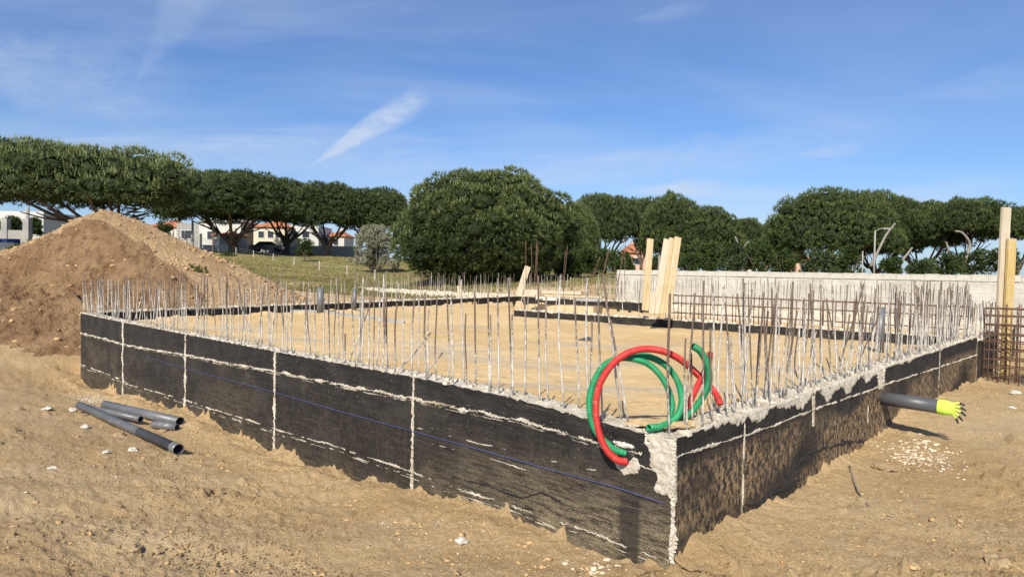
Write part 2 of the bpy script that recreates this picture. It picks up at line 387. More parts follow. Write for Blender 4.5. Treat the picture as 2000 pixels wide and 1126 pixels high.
M_cream = plain('cream house paint', (.56, .51, .40), .08, .9, .2, 1.2, .1)
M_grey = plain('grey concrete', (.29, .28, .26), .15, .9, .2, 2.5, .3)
M_bluew = plain('blue painted band', (.035, .07, .22), .1, .8, .2, 2, .1)
M_palebl = plain('pale blue grey block', (.34, .37, .42), .1, .8, .2, 2, .1)
M_glass = plain('dark window glass', (.03, .035, .045), .1, .15, .6, 2, 0)
M_frame = plain('window frame', (.6, .6, .58), .05, .6, .3, 5, 0)
M_carpaint = plain('dark car paint', (.012, .013, .016), .05, .25, .6, 4, 0)
M_pink = plain('pink house paint', (.58, .36, .27), .06, .9, .2, 1.2, .1)
def roof_fn(n, b, tc):
    P = tc.outputs['Object']
    wv = n.new('ShaderNodeTexWave'); n.l.new(P, wv.inputs[0]); wv.inputs['Scale'].default_value = 2.2; wv.inputs['Distortion'].default_value = .4
    c = n.mix(n.ramp(n.noise(P, 2, 5, .7), .3, .7), (.42, .135, .06), (.58, .235, .12))
    n.l.new(c, b.inputs['Base Color']); n.l.new(n.bump(wv.outputs[1], .6, .08), b.inputs['Normal'])
M_roof = material('terracotta roof', roof_fn, .85, .2)
def leafmat(name, c0, c1, c2, trans=.25):
    def fn(n, b, tc):
        a = n.new('ShaderNodeAttribute', _attribute_name='tone').outputs['Fac']
        c = n.mix(n.ramp(a, 0, .55), c0, c1); c = n.mix(n.ramp(a, .6, 1.0), c, c2)
        c = n.mix(n.math('MULTIPLY', n.ramp(n.noise(tc.outputs['Object'], .7, 4, .6), .45, .7), .45), c, c2)
        n.l.new(c, b.inputs['Base Color'])
        tr = n.new('ShaderNodeBsdfTranslucent'); n.l.new(c, tr.inputs[0])
        mx = n.new('ShaderNodeMixShader'); mx.inputs[0].default_value = trans
        out = n.n['Material Output']; n.l.new(b.outputs[0], mx.inputs[1]); n.l.new(tr.outputs[0], mx.inputs[2]); n.l.new(mx.outputs[0], out.inputs[0])
    return material(name, fn, .6, .25)
M_needle = leafmat('pine needles', (.030, .048, .020), (.066, .095, .032), (.115, .145, .05))
M_needle2 = leafmat('bright pine needles', (.036, .058, .020), (.082, .115, .034), (.155, .19, .06))
M_core = plain('dark crown foliage', (.024, .034, .015), .3, .95, .1, 3, .8)
M_candle = plain('pine shoots', (.25, .275, .12), .2, .8, .2, 3, 0)
M_olive = leafmat('silvery leaves', (.17, .18, .10), (.30, .30, .20), (.48, .47, .37))
M_shrub = leafmat('shrub leaves', (.02, .036, .010), (.05, .085, .018), (.11, .15, .035))
M_grassb = leafmat('grass blades', (.09, .10, .03), (.17, .17, .055), (.34, .28, .13))
M_wire = plain('galvanised wire', (.35, .35, .34), .1, .5, .5, 5, 0)

# ------------------------------------------------------------------ plan of the foundation
ZT = 0.90
C = atz(1318, 856, ZT); L = atz(157, 611, ZT); Rr = atz(1909, 656, ZT); B = atz(1013, 578, ZT)
dL = (L - C); dL.z = 0; lenL = dL.length; uL = dL.normalized(); nL = Vector((uL.y, -uL.x, 0))
if nL.dot(-C) < 0: nL = -nL       # outward, towards the camera side
dR = (Rr - C); dR.z = 0; lenR = dR.length; uR = dR.normalized(); nR = Vector((uR.y, -uR.x, 0))
if nR.x < 0: nR = -nR
P0 = atz(1004, 604, ZT); P1 = C + uR * (lenR * .955)
uP = (P1 - P0); uP.z = 0; lenP = uP.length; uP.normalize()
R2 = Vector((12.9, 17.0, ZT)); WL = atz(690, 562, ZT)
def wall_tz(px, py, o, u):
    n = Vector((u.y, -u.x, 0)); p = on_plane(px, py, o, n); return (p - o).dot(u), p.z
topL = sorted(wall_tz(x, y, C, uL) for x, y in [(1318, 856), (1259, 846), (1137, 815), (1092, 801), (983, 772), (905, 756), (814, 737), (537, 686), (362, 652), (240, 629), (157, 611)])
topR = sorted(wall_tz(x, y, C, uR) for x, y in [(1318, 856), (1400, 829), (1504, 791), (1640, 747), (1735, 714), (1812, 689), (1909, 656)])
botL = sorted(wall_tz(x, y, C, uL) for x, y in [(1308, 1116), (1200, 1104), (1100, 1072), (1050, 1040), (1000, 1016), (900, 985), (808, 962), (700, 937), (600, 916), (537, 884), (450, 845), (362, 806), (300, 793), (240, 770), (185, 764), (157, 740)])
botR = sorted(wall_tz(x, y, C, uR) for x, y in [(1312, 1114), (1352, 1040), (1430, 1022), (1490, 992), (1562, 951), (1610, 922), (1658, 890), (1705, 864), (1752, 820), (1785, 799), (1854, 766), (1909, 744)])
fi = lambda tab: (lambda t: np.interp(t, [a for a, _ in tab], [b for _, b in tab]))
zTL, zTR, zBL, zBR = fi(topL), fi(topR), fi(botL), fi(botR)

# ------------------------------------------------------------------ ground heights
ctrl = []
for i in range(9):
    t = lenL * i / 8; p = C + uL * t; z = float(zBL(t)); ctrl.append((p.x, p.y, z))
    if i > 0: q = p + nL * 1.6; ctrl.append((q.x, q.y, z * .55 + .02 * 1))
for i in range(1, 7):
    t = lenR * i / 6; p = C + uR * t; z = float(zBR(t)); ctrl.append((p.x, p.y, z)); q = p + nR * 1.5; ctrl.append((q.x, q.y, z - .04))
ctrl += [(0, 0, .28), (-4, 1, .25), (4, 1, .2), (0, 3, .20), (-3.5, 4.2, .15), (-8, 5, .1), (-6.5, 8, -.03), (-12, 10, -.05), (-18, 14, .1), (3.5, 4, .08), (8, 6, .1), (11.5, 11, .18), (14, 13, .1), (16, 9, .2),
         (-12.5, 15.5, .05), (-17, 17, .2), (-14, 22, .6), (-20, 22, .6), (-9.5, 20, .75), (-6, 24, .75), (-3, 29, .70), (-8, 29, .85), (-5, 33, .62), (-10, 38, 1.0), (-14, 30, 1.0), (-22, 30, 1.3),
         (3, 33, .85), (6, 31, .8), (10, 26, .5), (16, 20, .1), (20, 16, .1), (5, 22, .5), (0, 18, .6),
         (-10.3, 50, 1.1), (-17, 60, 1.7), (-25, 70, 2.6), (-33, 80, 3.35), (-.8, 43, 1.42), (-48, 100, 4.3), (-60, 100, 4.4), (-40, 60, 3.2), (-28, 45, 2.0), (-6, 60, 1.75), (-20, 85, 3.2), (-10, 90, 2.6), (4, 42, 1.5), (10, 42, 1.3), (24, 50, .8), (20, 70, 1.2), (50, 70, 1.0), (60, 100, 1.5), (0, 110, 2.5), (-100, 100, 4.5), (100, 120, 1.5), (0, 220, 2.5), (-160, 220, 4), (160, 220, 2), (40, 25, .5), (30, 8, .3), (-30, 5, .3), (-40, 25, 1.2)]
ctrl = np.array(ctrl)
def warp(x, y):
    r = np.sqrt(x * x + y * y) + 1e-6; k = np.log1p(r / 6) / r * 6; return x * k, y * k
cwx, cwy = warp(ctrl[:, 0], ctrl[:, 1])
def tps(r2): return .5 * r2 * np.log(r2 + 1e-9)
nC = len(ctrl); Kc = tps((cwx[:, None] - cwx) ** 2 + (cwy[:, None] - cwy) ** 2) + np.eye(nC) * .02
Pc = np.c_[np.ones(nC), cwx, cwy]
sol = np.linalg.solve(np.block([[Kc, Pc], [Pc.T, np.zeros((3, 3))]]), np.r_[ctrl[:, 2], np.zeros(3)])
def base_z(x, y):
    wx, wy = warp(x, y); s = sol[nC] + sol[nC + 1] * wx + sol[nC + 2] * wy
    for i in range(nC): s = s + sol[i] * tps((wx - cwx[i]) ** 2 + (wy - cwy[i]) ** 2)
    return s
polyF = [C, L, B, R2, Rr]
def sdist(x, y, poly):
    """signed distance to a polygon, negative inside"""
    d = np.full(x.shape, 1e9); ins = np.zeros(x.shape, bool)
    for i in range(len(poly)):
        a = poly[i]; b = poly[(i + 1) % len(poly)]; ex, ey = b.x - a.x, b.y - a.y
        t = np.clip(((x - a.x) * ex + (y - a.y) * ey) / (ex * ex + ey * ey), 0, 1)
        d = np.minimum(d, np.hypot(x - a.x - t * ex, y - a.y - t * ey))
        c = ((a.y > y) != (b.y > y)) & (x < (b.x - a.x) * (y - a.y) / (b.y - a.y + 1e-12) + a.x); ins ^= c
    return np.where(ins, -d, d)
def soil_z(x, y):
    x = np.asarray(x, float); y = np.asarray(y, float)
    r = np.hypot(x, y); z = base_z(x, y)
    nearw = ss(30, 14, r)
    z = z + fbm(x * .7, y * .7, 3) * .05 * (1 + r / 40) + nearw * (fbm(x * 2.6 + 5, y * 2.6, 4, .55) * .040)
    lump = fbm(x * 8, y * 8 + 3, 3, .6); z = z + nearw * np.maximum(lump, -.25) * .036 * ss(.0, .45, fbm(x * .9 + 9, y * .9, 3) + .35)
    cl = fbm(x * 21 + 4, y * 21, 3, .65); z = z + ss(16, 6, r) * np.maximum(cl, -.15) * .024
    rut = np.sin((y - .12 * x + .5 * fbm(x * .3, y * .3, 2)) * 5.2); z = z + np.where(x < 1.2, 1, 0) * ss(6.2, 4.6, y + .15 * x) * rut * .030
    pm = ss(.0, .25, fbm(x * .8 + 21, y * .8, 3)) * ss(20, 8, r); z = z + pm * np.maximum(fbm(x * 12 + 7, y * 12, 3, .6) - .10, 0) * .15 + (.25 + .75 * pm) * np.maximum(fbm(x * 26, y * 26 + 5, 2, .6) - .05, 0) * .045 * ss(14, 7, r)
    # rubbly soil left fluted against the walls
    tl = (x - C.x) * uL.x + (y - C.y) * uL.y; dl = (x - C.x) * nL.x + (y - C.y) * nL.y
    m = (tl > -.1) & (tl < lenL + 1) & (dl > -.2) & (dl < .8)
    zl = zBL(np.clip(tl, 0, lenL)); k = np.where(m, np.exp(-np.maximum(dl, 0) / .24), 0) * ss(-.1, .02, tl); k0 = ss(0, .7, tl)
    flut = (vnoise(tl * 2.1, tl * 0 + 3) - .45) * .12 + 0 * tl
    z = z * (1 - k) + zl * k + k * flut * (.3 + .7 * k0)
    berm = np.where(m, np.exp(-((dl - .30) / .22) ** 2), 0) * (.05 + fbm(x * 5, y * 5, 3) * .05) * ss(.4, 1.6, tl); z = z + berm
    tr = (x - C.x) * uR.x + (y - C.y) * uR.y; dr = (x - C.x) * nR.x + (y - C.y) * nR.y
    m = (tr > -.1) & (tr < lenR + 1) & (dr > -.2) & (dr < .8)
    zr = zBR(np.clip(tr, 0, lenR)); k = np.where(m, np.exp(-np.maximum(dr, 0) / .20), 0) * ss(-.1, .02, tr)
    z = z * (1 - k) + zr * k + k * (vnoise(tr * 2.3, dr * 2) - .45) * .07 + k * fbm(tr * 9, dr * 5, 3) * .03
    return z
def polar(rs, an):
    A, Rg = np.meshgrid(an, rs); X = Rg * np.sin(A); Y = Rg * np.cos(A)
    i = np.arange(len(rs) - 1)[:, None] * len(an) + np.arange(len(an) - 1)[None]
    Q = np.stack([i, i + 1, i + 1 + len(an), i + len(an)], -1).reshape(-1, 4)[:, ::-1]
    return X.ravel(), Y.ravel(), Q
rs = [1.4]
while rs[-1] < 900:
    r_ = rs[-1]; rs.append(r_ * (1.0062 if r_ < 9 else 1.011 if r_ < 26 else 1.03 if r_ < 120 else 1.09))
gx, gy, gq = polar(np.array(rs), np.radians(np.linspace(-56, 56, 800)))
gz = soil_z(gx, gy); sd = sdist(gx, gy, polyF)
gz = np.where(sd < -.17, np.minimum(gz, -.2) - .9, gz)
gr_ = np.hypot(gx, gy)
grass = ss(0, 1, (gy - (31 + 4 * fbm(gx * .15, gy * .15, 3)) + .35 * np.abs(gx)) / 5) * ss(-.55, .1, fbm(gx * .25 + 3, gy * .25, 4) + .35 * ss(38, 55, gy))
grass = np.clip(grass, 0, 1) * (gx < 60)
trk = np.exp(-((gy - 4.25 + .22 * (gx + 1.2) + .15 * fbm(gx * .8, gy * .8, 2)) / .24) ** 2) * ss(1.1, .3, gx) * ss(-3.0, -1.8, gx) + np.exp(-((gy - 4.9 + .4 * (gx + 3)) / .3) ** 2) * ss(-2.0, -2.7, gx) * .8
pale = np.clip(ss(.05, .6, fbm(gx * .45 + 1.3, gy * 1.1 + 4, 4)) * .6 + trk * (.75 + .5 * fbm(gx * 2, gy * 6, 3)), 0, .95)
gz = gz - .012 * trk
ground = obj('ground', fastmesh('ground', np.c_[gx, gy, gz], gq, M_ground, True, attrs={'grass': grass, 'pale': pale}), kind='structure')

# loose soil clinging in ragged tongues to the foot of the walls
def bank(o, u, nn, ln, amp, sd):
    ts = np.arange(.03, ln, .016); ds = np.r_[np.linspace(-.012, .10, 9), np.linspace(.125, .55, 16)]
    T, D = np.meshgrid(ts, ds); X = o.x + u.x * T + nn.x * D; Y = o.y + u.y * T + nn.y * D
    tong = np.maximum(fbm(T * 3.1 + sd, T * 0 + .3 + D, 3, .6) + .05, 0) * np.minimum(np.maximum(fbm(T * 11 + sd, D * 2, 3, .75), -.1) + .12, .5) * 3.2 + np.maximum(fbm(T * 1.2 + sd + 5, D * 0, 2), 0) * .35
    Z = soil_z(X, Y) + amp * tong * np.exp(-np.maximum(D, 0) / .075) + (.030 * np.maximum(fbm(X * 17, Y * 17, 4, .7), -.2) + .05 * np.maximum(fbm(X * 6 + 3, Y * 6, 3, .6) - .05, 0)) * (1 - D / .55)
    Z = Z + .008 - .06 * ss(.34, .55, D)
    i = np.arange(T.size).reshape(T.shape); q = np.stack([i[:-1, :-1], i[:-1, 1:], i[1:, 1:], i[1:, :-1]], -1).reshape(-1, 4)
    if (u.cross(nn)).z < 0: q = q[:, ::-1]
    z0 = np.zeros(T.size); return obj('soil_bank', fastmesh('soil_bank', np.c_[X.ravel(), Y.ravel(), Z.ravel()], q, M_ground, True, attrs={'grass': z0, 'pale': z0}), kind='structure')
bank(C, uL, nL, lenL, .20, 3.0); bank(C, uR, nR, lenR, .10, 41.0)
# sand levelled inside the foundation
def fill_z(x, y):
    dB_ = -sdist(x, y, polyF)
    tl = (x - C.x) * -nL.x + (y - C.y) * -nL.y     # distance inward from the left front wall
    tr = -((x - C.x) * nR.x + (y - C.y) * nR.y)
    z = .70 - .08 * ss(8, 17, np.hypot(x, y) * 0 + tl) * ss(2, -4, x)
    dc = np.hypot(x - C.x, y - C.y)
    z = z + .09 * np.exp(-dc / 1.6) + .06 * np.exp(-(dc / .45) ** 2) + .08 * np.exp(-np.maximum(np.minimum(tl, tr) - .25, 0) / .35)
    behind = ((x - P0.x) * -uP.y + (y - P0.y) * uP.x) > .1
    z = np.where(behind & (x > P0.x), z - .18, z)
    z = z + fbm(x * .8, y * .8, 3) * .025 + fbm(x * 4, y * 4, 3) * .014 + np.maximum(fbm(x * 16, y * 16, 3, .6), 0) * .014 + .03 * np.exp(-(dc / .7) ** 2) * fbm(x * 12, y * 12, 3)
    z = z + np.maximum(fbm(x * 2 + 8, y * 2, 4, .6) - .1, 0) * .18 * np.exp(-np.abs(dB_ - .5) / .5) * (np.hypot(x, y) > 12)
    z = np.maximum(z, (.908 + .035 * fbm(x * 9 + 4, y * 9, 4)) * ss(.85, .55, dc) + z * ss(.55, .85, dc) * 1.0 * (dc < .85) * 1.0)
    return z
rs = [4.2]
while rs[-1] < 34: rs.append(rs[-1] * (1.0075 if rs[-1] < 9 else 1.010))
fx, fy, fq = polar(np.array(rs), np.radians(np.linspace(-36, 42, 620)))
fsd = sdist(fx, fy, polyF); dcf = np.hypot(fx - C.x, fy - C.y); keep = (fsd < -.10) | ((fsd < -.035 - .04 * np.abs(fbm(fx * 9, fy * 9, 2))) & (dcf < .62 + .3 * fbm(fx * 4, fy * 4, 2))); kq = keep[fq].all(1); fq = fq[kq]
used = np.unique(fq); remap = np.full(len(fx), -1); remap[used] = np.arange(len(used)); fq = remap[fq]; fx, fy = fx[used], fy[used]
obj('sand_floor', fastmesh('sand_floor', np.c_[fx, fy, fill_z(fx, fy)], fq, M_infill, True), kind='structure')

# ------------------------------------------------------------------ foundation walls
BARS = []
for k in range(12):
    b_ = MB(); a1, a2 = random.uniform(0, 6.28), random.uniform(0, 6.28); am = [0, .003, .006, .01, .014, .02][k % 6]
    pts = [Vector((am * math.sin(3.14 * z) * math.cos(a1) + am * .5 * math.sin(6.28 * z) * math.cos(a2), am * math.sin(3.14 * z) * math.sin(a1) + am * .5 * math.sin(6.28 * z + 1) * math.sin(a2), z)) for z in [i / 6 for i in range(7)]]
    b_.tube(pts, .0074, 6); BARS.append(b_.mesh('rebar', M_rebar, True))
kn = MB(); kn.tube([(0, 0, 0), (.02, 0, .3), (.015, .01, .55), (-.07, 0, .78), (-.145, 0, 1)], .009, 6); BAR_KINK = kn.mesh('rebar', M_rebar, True)
def bar(root, inv, base, top, me=None, thick=1.0):
    base = inv @ Vector(base); top = inv @ Vector(top); d = top - base
    o = bpy.data.objects.new('rebar', me or random.choice(BARS)); COL.objects.link(o); o.parent = root
    o.rotation_mode = 'QUATERNION'; o.rotation_quaternion = d.to_track_quat('Z', 'Y') ; o.location = base; o.scale = (thick, thick, d.length)
    return o
def wall_root(o, u, label, kind_label='foundation wall', group='bitumen coated foundation walls'):
    return empty('foundation_wall', (o.x, o.y, ZT), math.atan2(u.y, u.x), label=label, cat=kind_label, group=group)
def panel(root, t0, t1, ztop, zbot, out, mface, thick=.25, back=None, rough=.004, name='panel'):
    """one concrete panel: local x along, local y*out = outward, origin on outer face at top"""
    n = max(2, int((t1 - t0) / .07)); m = 9; V = []; Fc = []; mi = []
    ts = np.linspace(t0, t1, n + 1)
    for i, t in enumerate(ts):
        zt = float(ztop(t)) - ZT + (.006 * math.sin(t * 37) + .008 * (float(vnoise(np.array(t * 9.), np.array(.5))) - .5)); zb = float(zbot(t)) - ZT - .35
        for j in range(m + 1):
            z = zt + (zb - zt) * j / m
            y = out * rough * (2 * mnoise.noise(Vector((t * 3, 0, z * 5))))
            V.append((t, y, z))
        V.append((t, -out * thick, zt + random.uniform(-.006, .004))); V.append((t, -out * thick, zb))
    st = m + 3
    for i in range(n):
        a = i * st; b = a + st
        for j in range(m): Fc.append((a + j, b + j, b + j + 1, a + j + 1)); mi.append(0)
        Fc.append((a, a + m + 1, b + m + 1, b)); mi.append(1)
        Fc.append((a + m + 1, a + m + 2, b + m + 2, b + m + 1)); mi.append(2)
    for a in (0, n * st):
        Fc.append(tuple(a + j for j in range(m + 1)) + (a + m + 2, a + m + 1)); mi.append(1)
    me = mesh(name, V, Fc, [mface, M_cement, back or M_cement], False, mi)
    return obj(name, me, root)
def seam(root, pts, out, wid=.022, proud=.008, gaps=.25, name='mortar_seam', step=.03, seed=0, jit=.5):
    """irregular ridge of mortar squeezed out between boards; pts in wall coords (t,z rel top)"""
    P = [Vector((a, 0, b)) for a, b in pts]; V = []; Fc = []
    run = False
    tot = sum((P[i + 1] - P[i]).length for i in range(len(P) - 1)); cnt = int(tot / step)
    for k in range(cnt + 1):
        s = k / cnt * tot; i = 0
        while i < len(P) - 2 and s > (P[i + 1] - P[i]).length: s -= (P[i + 1] - P[i]).length; i += 1
        d = (P[i + 1] - P[i]); c = P[i] + d.normalized() * s; nn = Vector((-d.z, 0, d.x)).normalized()
        q = k * step
        g = mnoise.noise(Vector((q * 2.3, seed, 0))) + .5 * mnoise.noise(Vector((q * 9, seed, 4)))
        fade = 1.0 if gaps >= 1 else min(1, max(0, (g + gaps) / .22))
        if fade <= 0: run = False; continue
        wv = wid * (.16 + max(0, 1.7 * mnoise.noise(Vector((q * 5, seed, 7))) + .5) + .5 * random.random() * jit) * (.15 + .85 * fade)
        c = c + nn * (wid * .7 * mnoise.noise(Vector((q * 4, seed, 2))) + wid * .35 * random.uniform(-1, 1))
        a = c + nn * wv * .5; b = c - nn * wv * .5; pr = proud * random.uniform(.6, 1.3)
        o = len(V)
        V += [(a.x, -out * .01, a.z), (a.x * .7 + c.x * .3, out * pr, a.z * .7 + c.z * .3), (b.x * .7 + c.x * .3, out * pr * .8, b.z * .7 + c.z * .3), (b.x, -out * .01, b.z)]
        if run:
            for j in range(3): Fc.append((o - 4 + j, o + j, o + j + 1, o - 3 + j))
        run = True
    if not Fc: return
    return obj(name, mesh(name, V, Fc, M_cement), root)
def patch(root, fn, t0, t1, z0, z1, out, cell=.008, proud=.006, mat=None, name='mortar_patch', amp=.006):
    """a crust with its own ragged outline, cells where fn(t,z)>0"""
    ts = np.arange(t0, t1, cell); zs = np.arange(z0, z1, cell); T, Z = np.meshgrid(ts, zs)
    T = T + (rng.random(T.shape) - .5) * cell * .7; Z = Z + (rng.random(T.shape) - .5) * cell * .7
    K = fn(T, Z) > 0; idx = np.arange(T.size).reshape(T.shape)
    q = np.stack([idx[:-1, :-1], idx[:-1, 1:], idx[1:, 1:], idx[1:, :-1]], -1).reshape(-1, 4)
    kk = K.ravel(); q = q[kk[q].sum(1) >= 3]
    inner = np.zeros(T.shape, bool); inner[1:-1, 1:-1] = K[1:-1, 1:-1] & K[:-2, 1:-1] & K[2:, 1:-1] & K[1:-1, :-2] & K[1:-1, 2:]
    yy = np.where(inner, proud + amp * fbm(T * 30, Z * 30, 3, .6), -.002)
    u, inv = np.unique(q, return_inverse=True)
    V = np.c_[T.ravel()[u], (out * yy).ravel()[u], Z.ravel()[u]]
    return obj(name, fastmesh(name, V, inv.reshape(-1, 4), mat or M_cement, False), root)
WLs = {}
# --- left front wall: five panels
wl = wall_root(C, uL, 'long black foundation wall in the left foreground with five panels and a blue line'); oL = 1 if (Matrix.Rotation(math.atan2(uL.y, uL.x), 3, 'Z') @ Vector((0, 1, 0))).dot(nL) > 0 else -1
sx = [wall_tz(x, 740, C, uL)[0] for x in (808, 537, 362, 240)]
js = [0.012] + sx + [lenL]
for i in range(5):
    panel(wl, js[i] + (.012 if i else 0), js[i + 1] - .012, zTL, zBL, oL, M_bitL)
for i, t in enumerate(sx):
    z0, z1 = float(zTL(t)) - ZT, float(zBL(t)) - ZT
    seam(wl, [(t, z0), (t + .01, z1 - .1)], oL, [.030, .045, .055, .065][i], .010, 2, seed=i + 3, step=.02)
    core = MB(); core.box((t, -oL * .13, (z0 + z1) / 2 - .15), (.03, .24, z0 - z1 + .3 - .01)); core.obj('joint_fill', M_cement, wl)
def wpts(pp, o, u): return [(a, b - ZT) for a, b in sorted(wall_tz(x, y, o, u) for x, y in pp)]
s1 = wpts([(1255, 885), (1180, 869), (1110, 845), (1000, 817), (900, 797), (814, 779), (700, 757), (620, 742), (533, 724), (440, 708), (359, 692), (300, 683), (245, 673), (200, 660), (157, 650)], C, uL)
s2 = wpts([(1307, 1096), (1220, 1066), (1160, 1040), (1100, 1021), (1000, 987), (908, 958), (800, 919), (660, 872), (539, 838), (529, 833), (460, 812), (394, 792), (359, 779), (252, 751), (236, 740), (157, 711)], C, uL)
seam(wl, s1, oL, .026, .010, .42, seed=1, step=.012); seam(wl, s2, oL, .020, .009, .14, seed=2, step=.012)
for q_ in range(9): seam(wl, [(a, b - .01 - .012 * (q_ % 3) + (-.03 if q_ > 5 else 0)) for a, b in (s1 if q_ < 6 else s2)], oL, .009, .006, -.12, seed=50 + q_, step=.012, name='mortar_fleck')
seam(wl, wpts([(1240, 930), (1100, 905), (950, 868), (815, 835)], C, uL), oL, .012, .006, -.08, seed=11, step=.015)
seam(wl, wpts([(1030, 918), (960, 895), (900, 880), (815, 858)], C, uL), oL, .011, .006, -.02, seed=12, step=.015)
seam(wl, wpts([(1310, 925), (1280, 918), (1250, 908)], C, uL), oL, .012, .006, .3, seed=13, step=.015)
# arris of mortar down the corner, chipped mortar at its head, broken hole of the ducts
seam(wl, [(.005, float(zTL(0)) - ZT), (-.002, float(zBL(0)) - ZT - .1)], oL, .030, .012, 2, seed=5, step=.012)
tz = lambda x, y: (lambda q: (q[0], q[1] - ZT))(wall_tz(x, y, C, uL))
hx, hz = tz(1232, 892)
patch(wl, lambda T, Z: (.235 - .30 * (-.02 - Z) - T + .05 * fbm(T * 14, Z * 14, 4)) * (Z > -.40 - .02 * fbm(T * 40, Z * 3, 2)) * (Z < .0), 0.002, .34, -.46, .0, oL, .007, .010, amp=.012)
patch(wl, lambda T, Z: 1 - ((T - hx - .035) / .11) ** 2 - ((Z - hz + .045) / .085) ** 2 + .8 * fbm(T * 18, Z * 18, 4), hx - .15, hx + .25, hz - .2, hz + .15, oL, .006, .008)
patch(wl, lambda T, Z: 1 - ((T - hx - .06) / .09) ** 2 - ((Z - hz - .075) / .022) ** 2 + .9 * fbm(T * 22, Z * 22, 4), hx - .08, hx + .22, hz + .02, hz + .15, oL, .006, .016, M_stonew, 'broken_concrete', .02)
patch(wl, lambda T, Z: 1 - ((T - hx - .045) / .065) ** 2 - ((Z - hz - .003) / .050) ** 2 + .5 * fbm(T * 25, Z * 25, 3), hx - .1, hx + .2, hz - .1, hz + .1, oL, .005, .0125, M_black, 'hole', .001)  # raised black patch painted in for the darkness inside the opening
# blue line
bl = MB(); bp = wpts([(1300, 981), (1200, 948), (1100, 922), (950, 880), (808, 841), (640, 795), (533, 764), (400, 729), (281, 695)], C, uL)
bl.tube([(t, oL * (.014 + .003 * math.sin(t * 3)), z) for t, z in bp], .0026, 5); bl.obj('chalk_line', M_blue, wl)
# loose crumbs of mortar lying on the top of the wall (countless)
def crumbs(root, t0, t1, zt, out, n, smin, smax, depth=.2, mat=None, name='mortar_crumbs', face=None):
    m_ = MB()
    for _ in range(n):
        t = random.uniform(t0, t1); y = -out * random.uniform(.0, depth); s = random.uniform(smin, smax); z = float(zt(t)) - ZT
        m_.box((t, y, z + s * .2), (s * random.uniform(.6, 1.6), s * random.uniform(.6, 1.6), s * random.uniform(.4, .9)), random.uniform(0, 3), jit=s * .2)
    return m_.obj(name, mat or M_cement, root, kind='stuff')
crumbs(wl, 0.1, lenL, zTL, oL, 700, .008, .035)
inv = wl.matrix_world.inverted() if False else (Matrix.Translation((C.x, C.y, ZT)) @ Matrix.Rotation(math.atan2(uL.y, uL.x), 4, 'Z')).inverted()
def along(o, u, px, py):
    """plan point where the sight line of a pixel crosses the line o + t*u"""
    d = ray(px, py); n = Vector((u.y, -u.x, 0)); k = (o - CAM).dot(n) / d.dot(n); return (CAM + d * k - o).dot(u)
near = [(755, 570, 755), (776, 591, 772), (788, 576, 787), (811, 579, 804), (818, 577, 817), (830, 571, 833), (838, 605, 836), (853, 576, 852), (873, 574, 875), (881, 574, 884), (901, 546, 907), (910, 612, 911), (927, 570, 929), (953, 573, 955), (958, 614, 959), (972, 577, 975), (993, 541, 1000), (1000, 613, 1002), (1023, 580, 1025), (1051, 538, 1053), (1066, 580, 1071), (1093, 537, 1100), (1122, 582, 1128), (1145, 543, 1149), (1156, 625, 1158), (1168, 585, 1176), (1192, 624, 1228, 834), (1308, 573, 1308, 848)]
for i, q in enumerate(near):
    xt, yt, xb = q[:3]; row = (.05 if i % 2 else .17)
    ln = C - nL * row; t = along(ln, uL, xb, 740 + (xb - 814) * .235)
    t = max(.05, t); base = ln + uL * t; base.z = float(zTL(t)) - .02
    top = at(xt, yt, base.y + random.uniform(-.04, .05)); bar(wl, inv, base, top, thick=random.choice([1, 1, 1.15]))
b0 = C - nL * .20 + uL * along(C - nL * .2, uL, 1214, 822); b0.z = .88
bar(wl, inv, b0, at(1178, 537, b0.y + .02), BAR_KINK)
x = 748.0
tt = along(C, uL, 750, 726) + .02
while tt < lenL - .05:
    row = random.choice([.05, .17]); base = C - nL * row + uL * tt; base.z = float(zTL(tt)) - .02
    h = random.choice([.76, .80, .84, .95]) + random.uniform(-.05, .05)
    if random.random() < .08: h = .35
    ln_ = .13 if random.random() < .10 else .022
    bar(wl, inv, base, base + Vector((random.gauss(0, ln_), random.gauss(0, ln_), h)), thick=random.choice([.9, 1, 1.1]))
    tt += random.choice([.04, .085, .105, .125]) * (1 if tt > 5 else .95)
for (xa, ya, xb2, yb, Yx) in [(773, 713, 841, 651, .55), (826, 727, 864, 689, .5)]:
    t = along(C - nL * .1, uL, xa, ya); base = C - nL * .1 + uL * t; base.z = float(zTL(t)) - .02
    bar(wl, inv, base, at(xb2, yb, base.y + Yx))
# --- right front wall
wr = wall_root(C, uR, 'black foundation wall smeared with brown soil, running back on the right'); oR = 1 if (Matrix.Rotation(math.atan2(uR.y, uR.x), 3, 'Z') @ Vector((0, 1, 0))).dot(nR) > 0 else -1
tJ = wall_tz(1727, 716, C, uR)[0]; tA = wall_tz(1453, 850, C, uR)[0]; tB2 = wall_tz(1695, 800, C, uR)[0]; tD = wall_tz(1835, 700, C, uR)[0]
jr = [.012, tA, tJ, tD, lenR]
for i in range(4): panel(wr, jr[i] + (.004 if i else 0), jr[i + 1] - .004, zTR, zBR, oR, M_bitR)
seam(wr, wpts([(1322, 890), (1400, 866), (1451, 850), (1500, 834), (1600, 795), (1692, 764), (1736, 748), (1830, 718), (1909, 692)], C, uR), oR, .019, .009, .30, seed=21, step=.012)
seam(wr, [(tA, -.02), (tA + .01, -.75)], oR, .012, .007, .1, seed=22, step=.02)
seam(wr, [(tB2, -.15), (tB2, -.7)], oR, .014, .007, .0, seed=23, step=.02)
seam(wr, [(tD, -.02), (tD, -.6)], oR, .018, .007, .2, seed=24, step=.02)
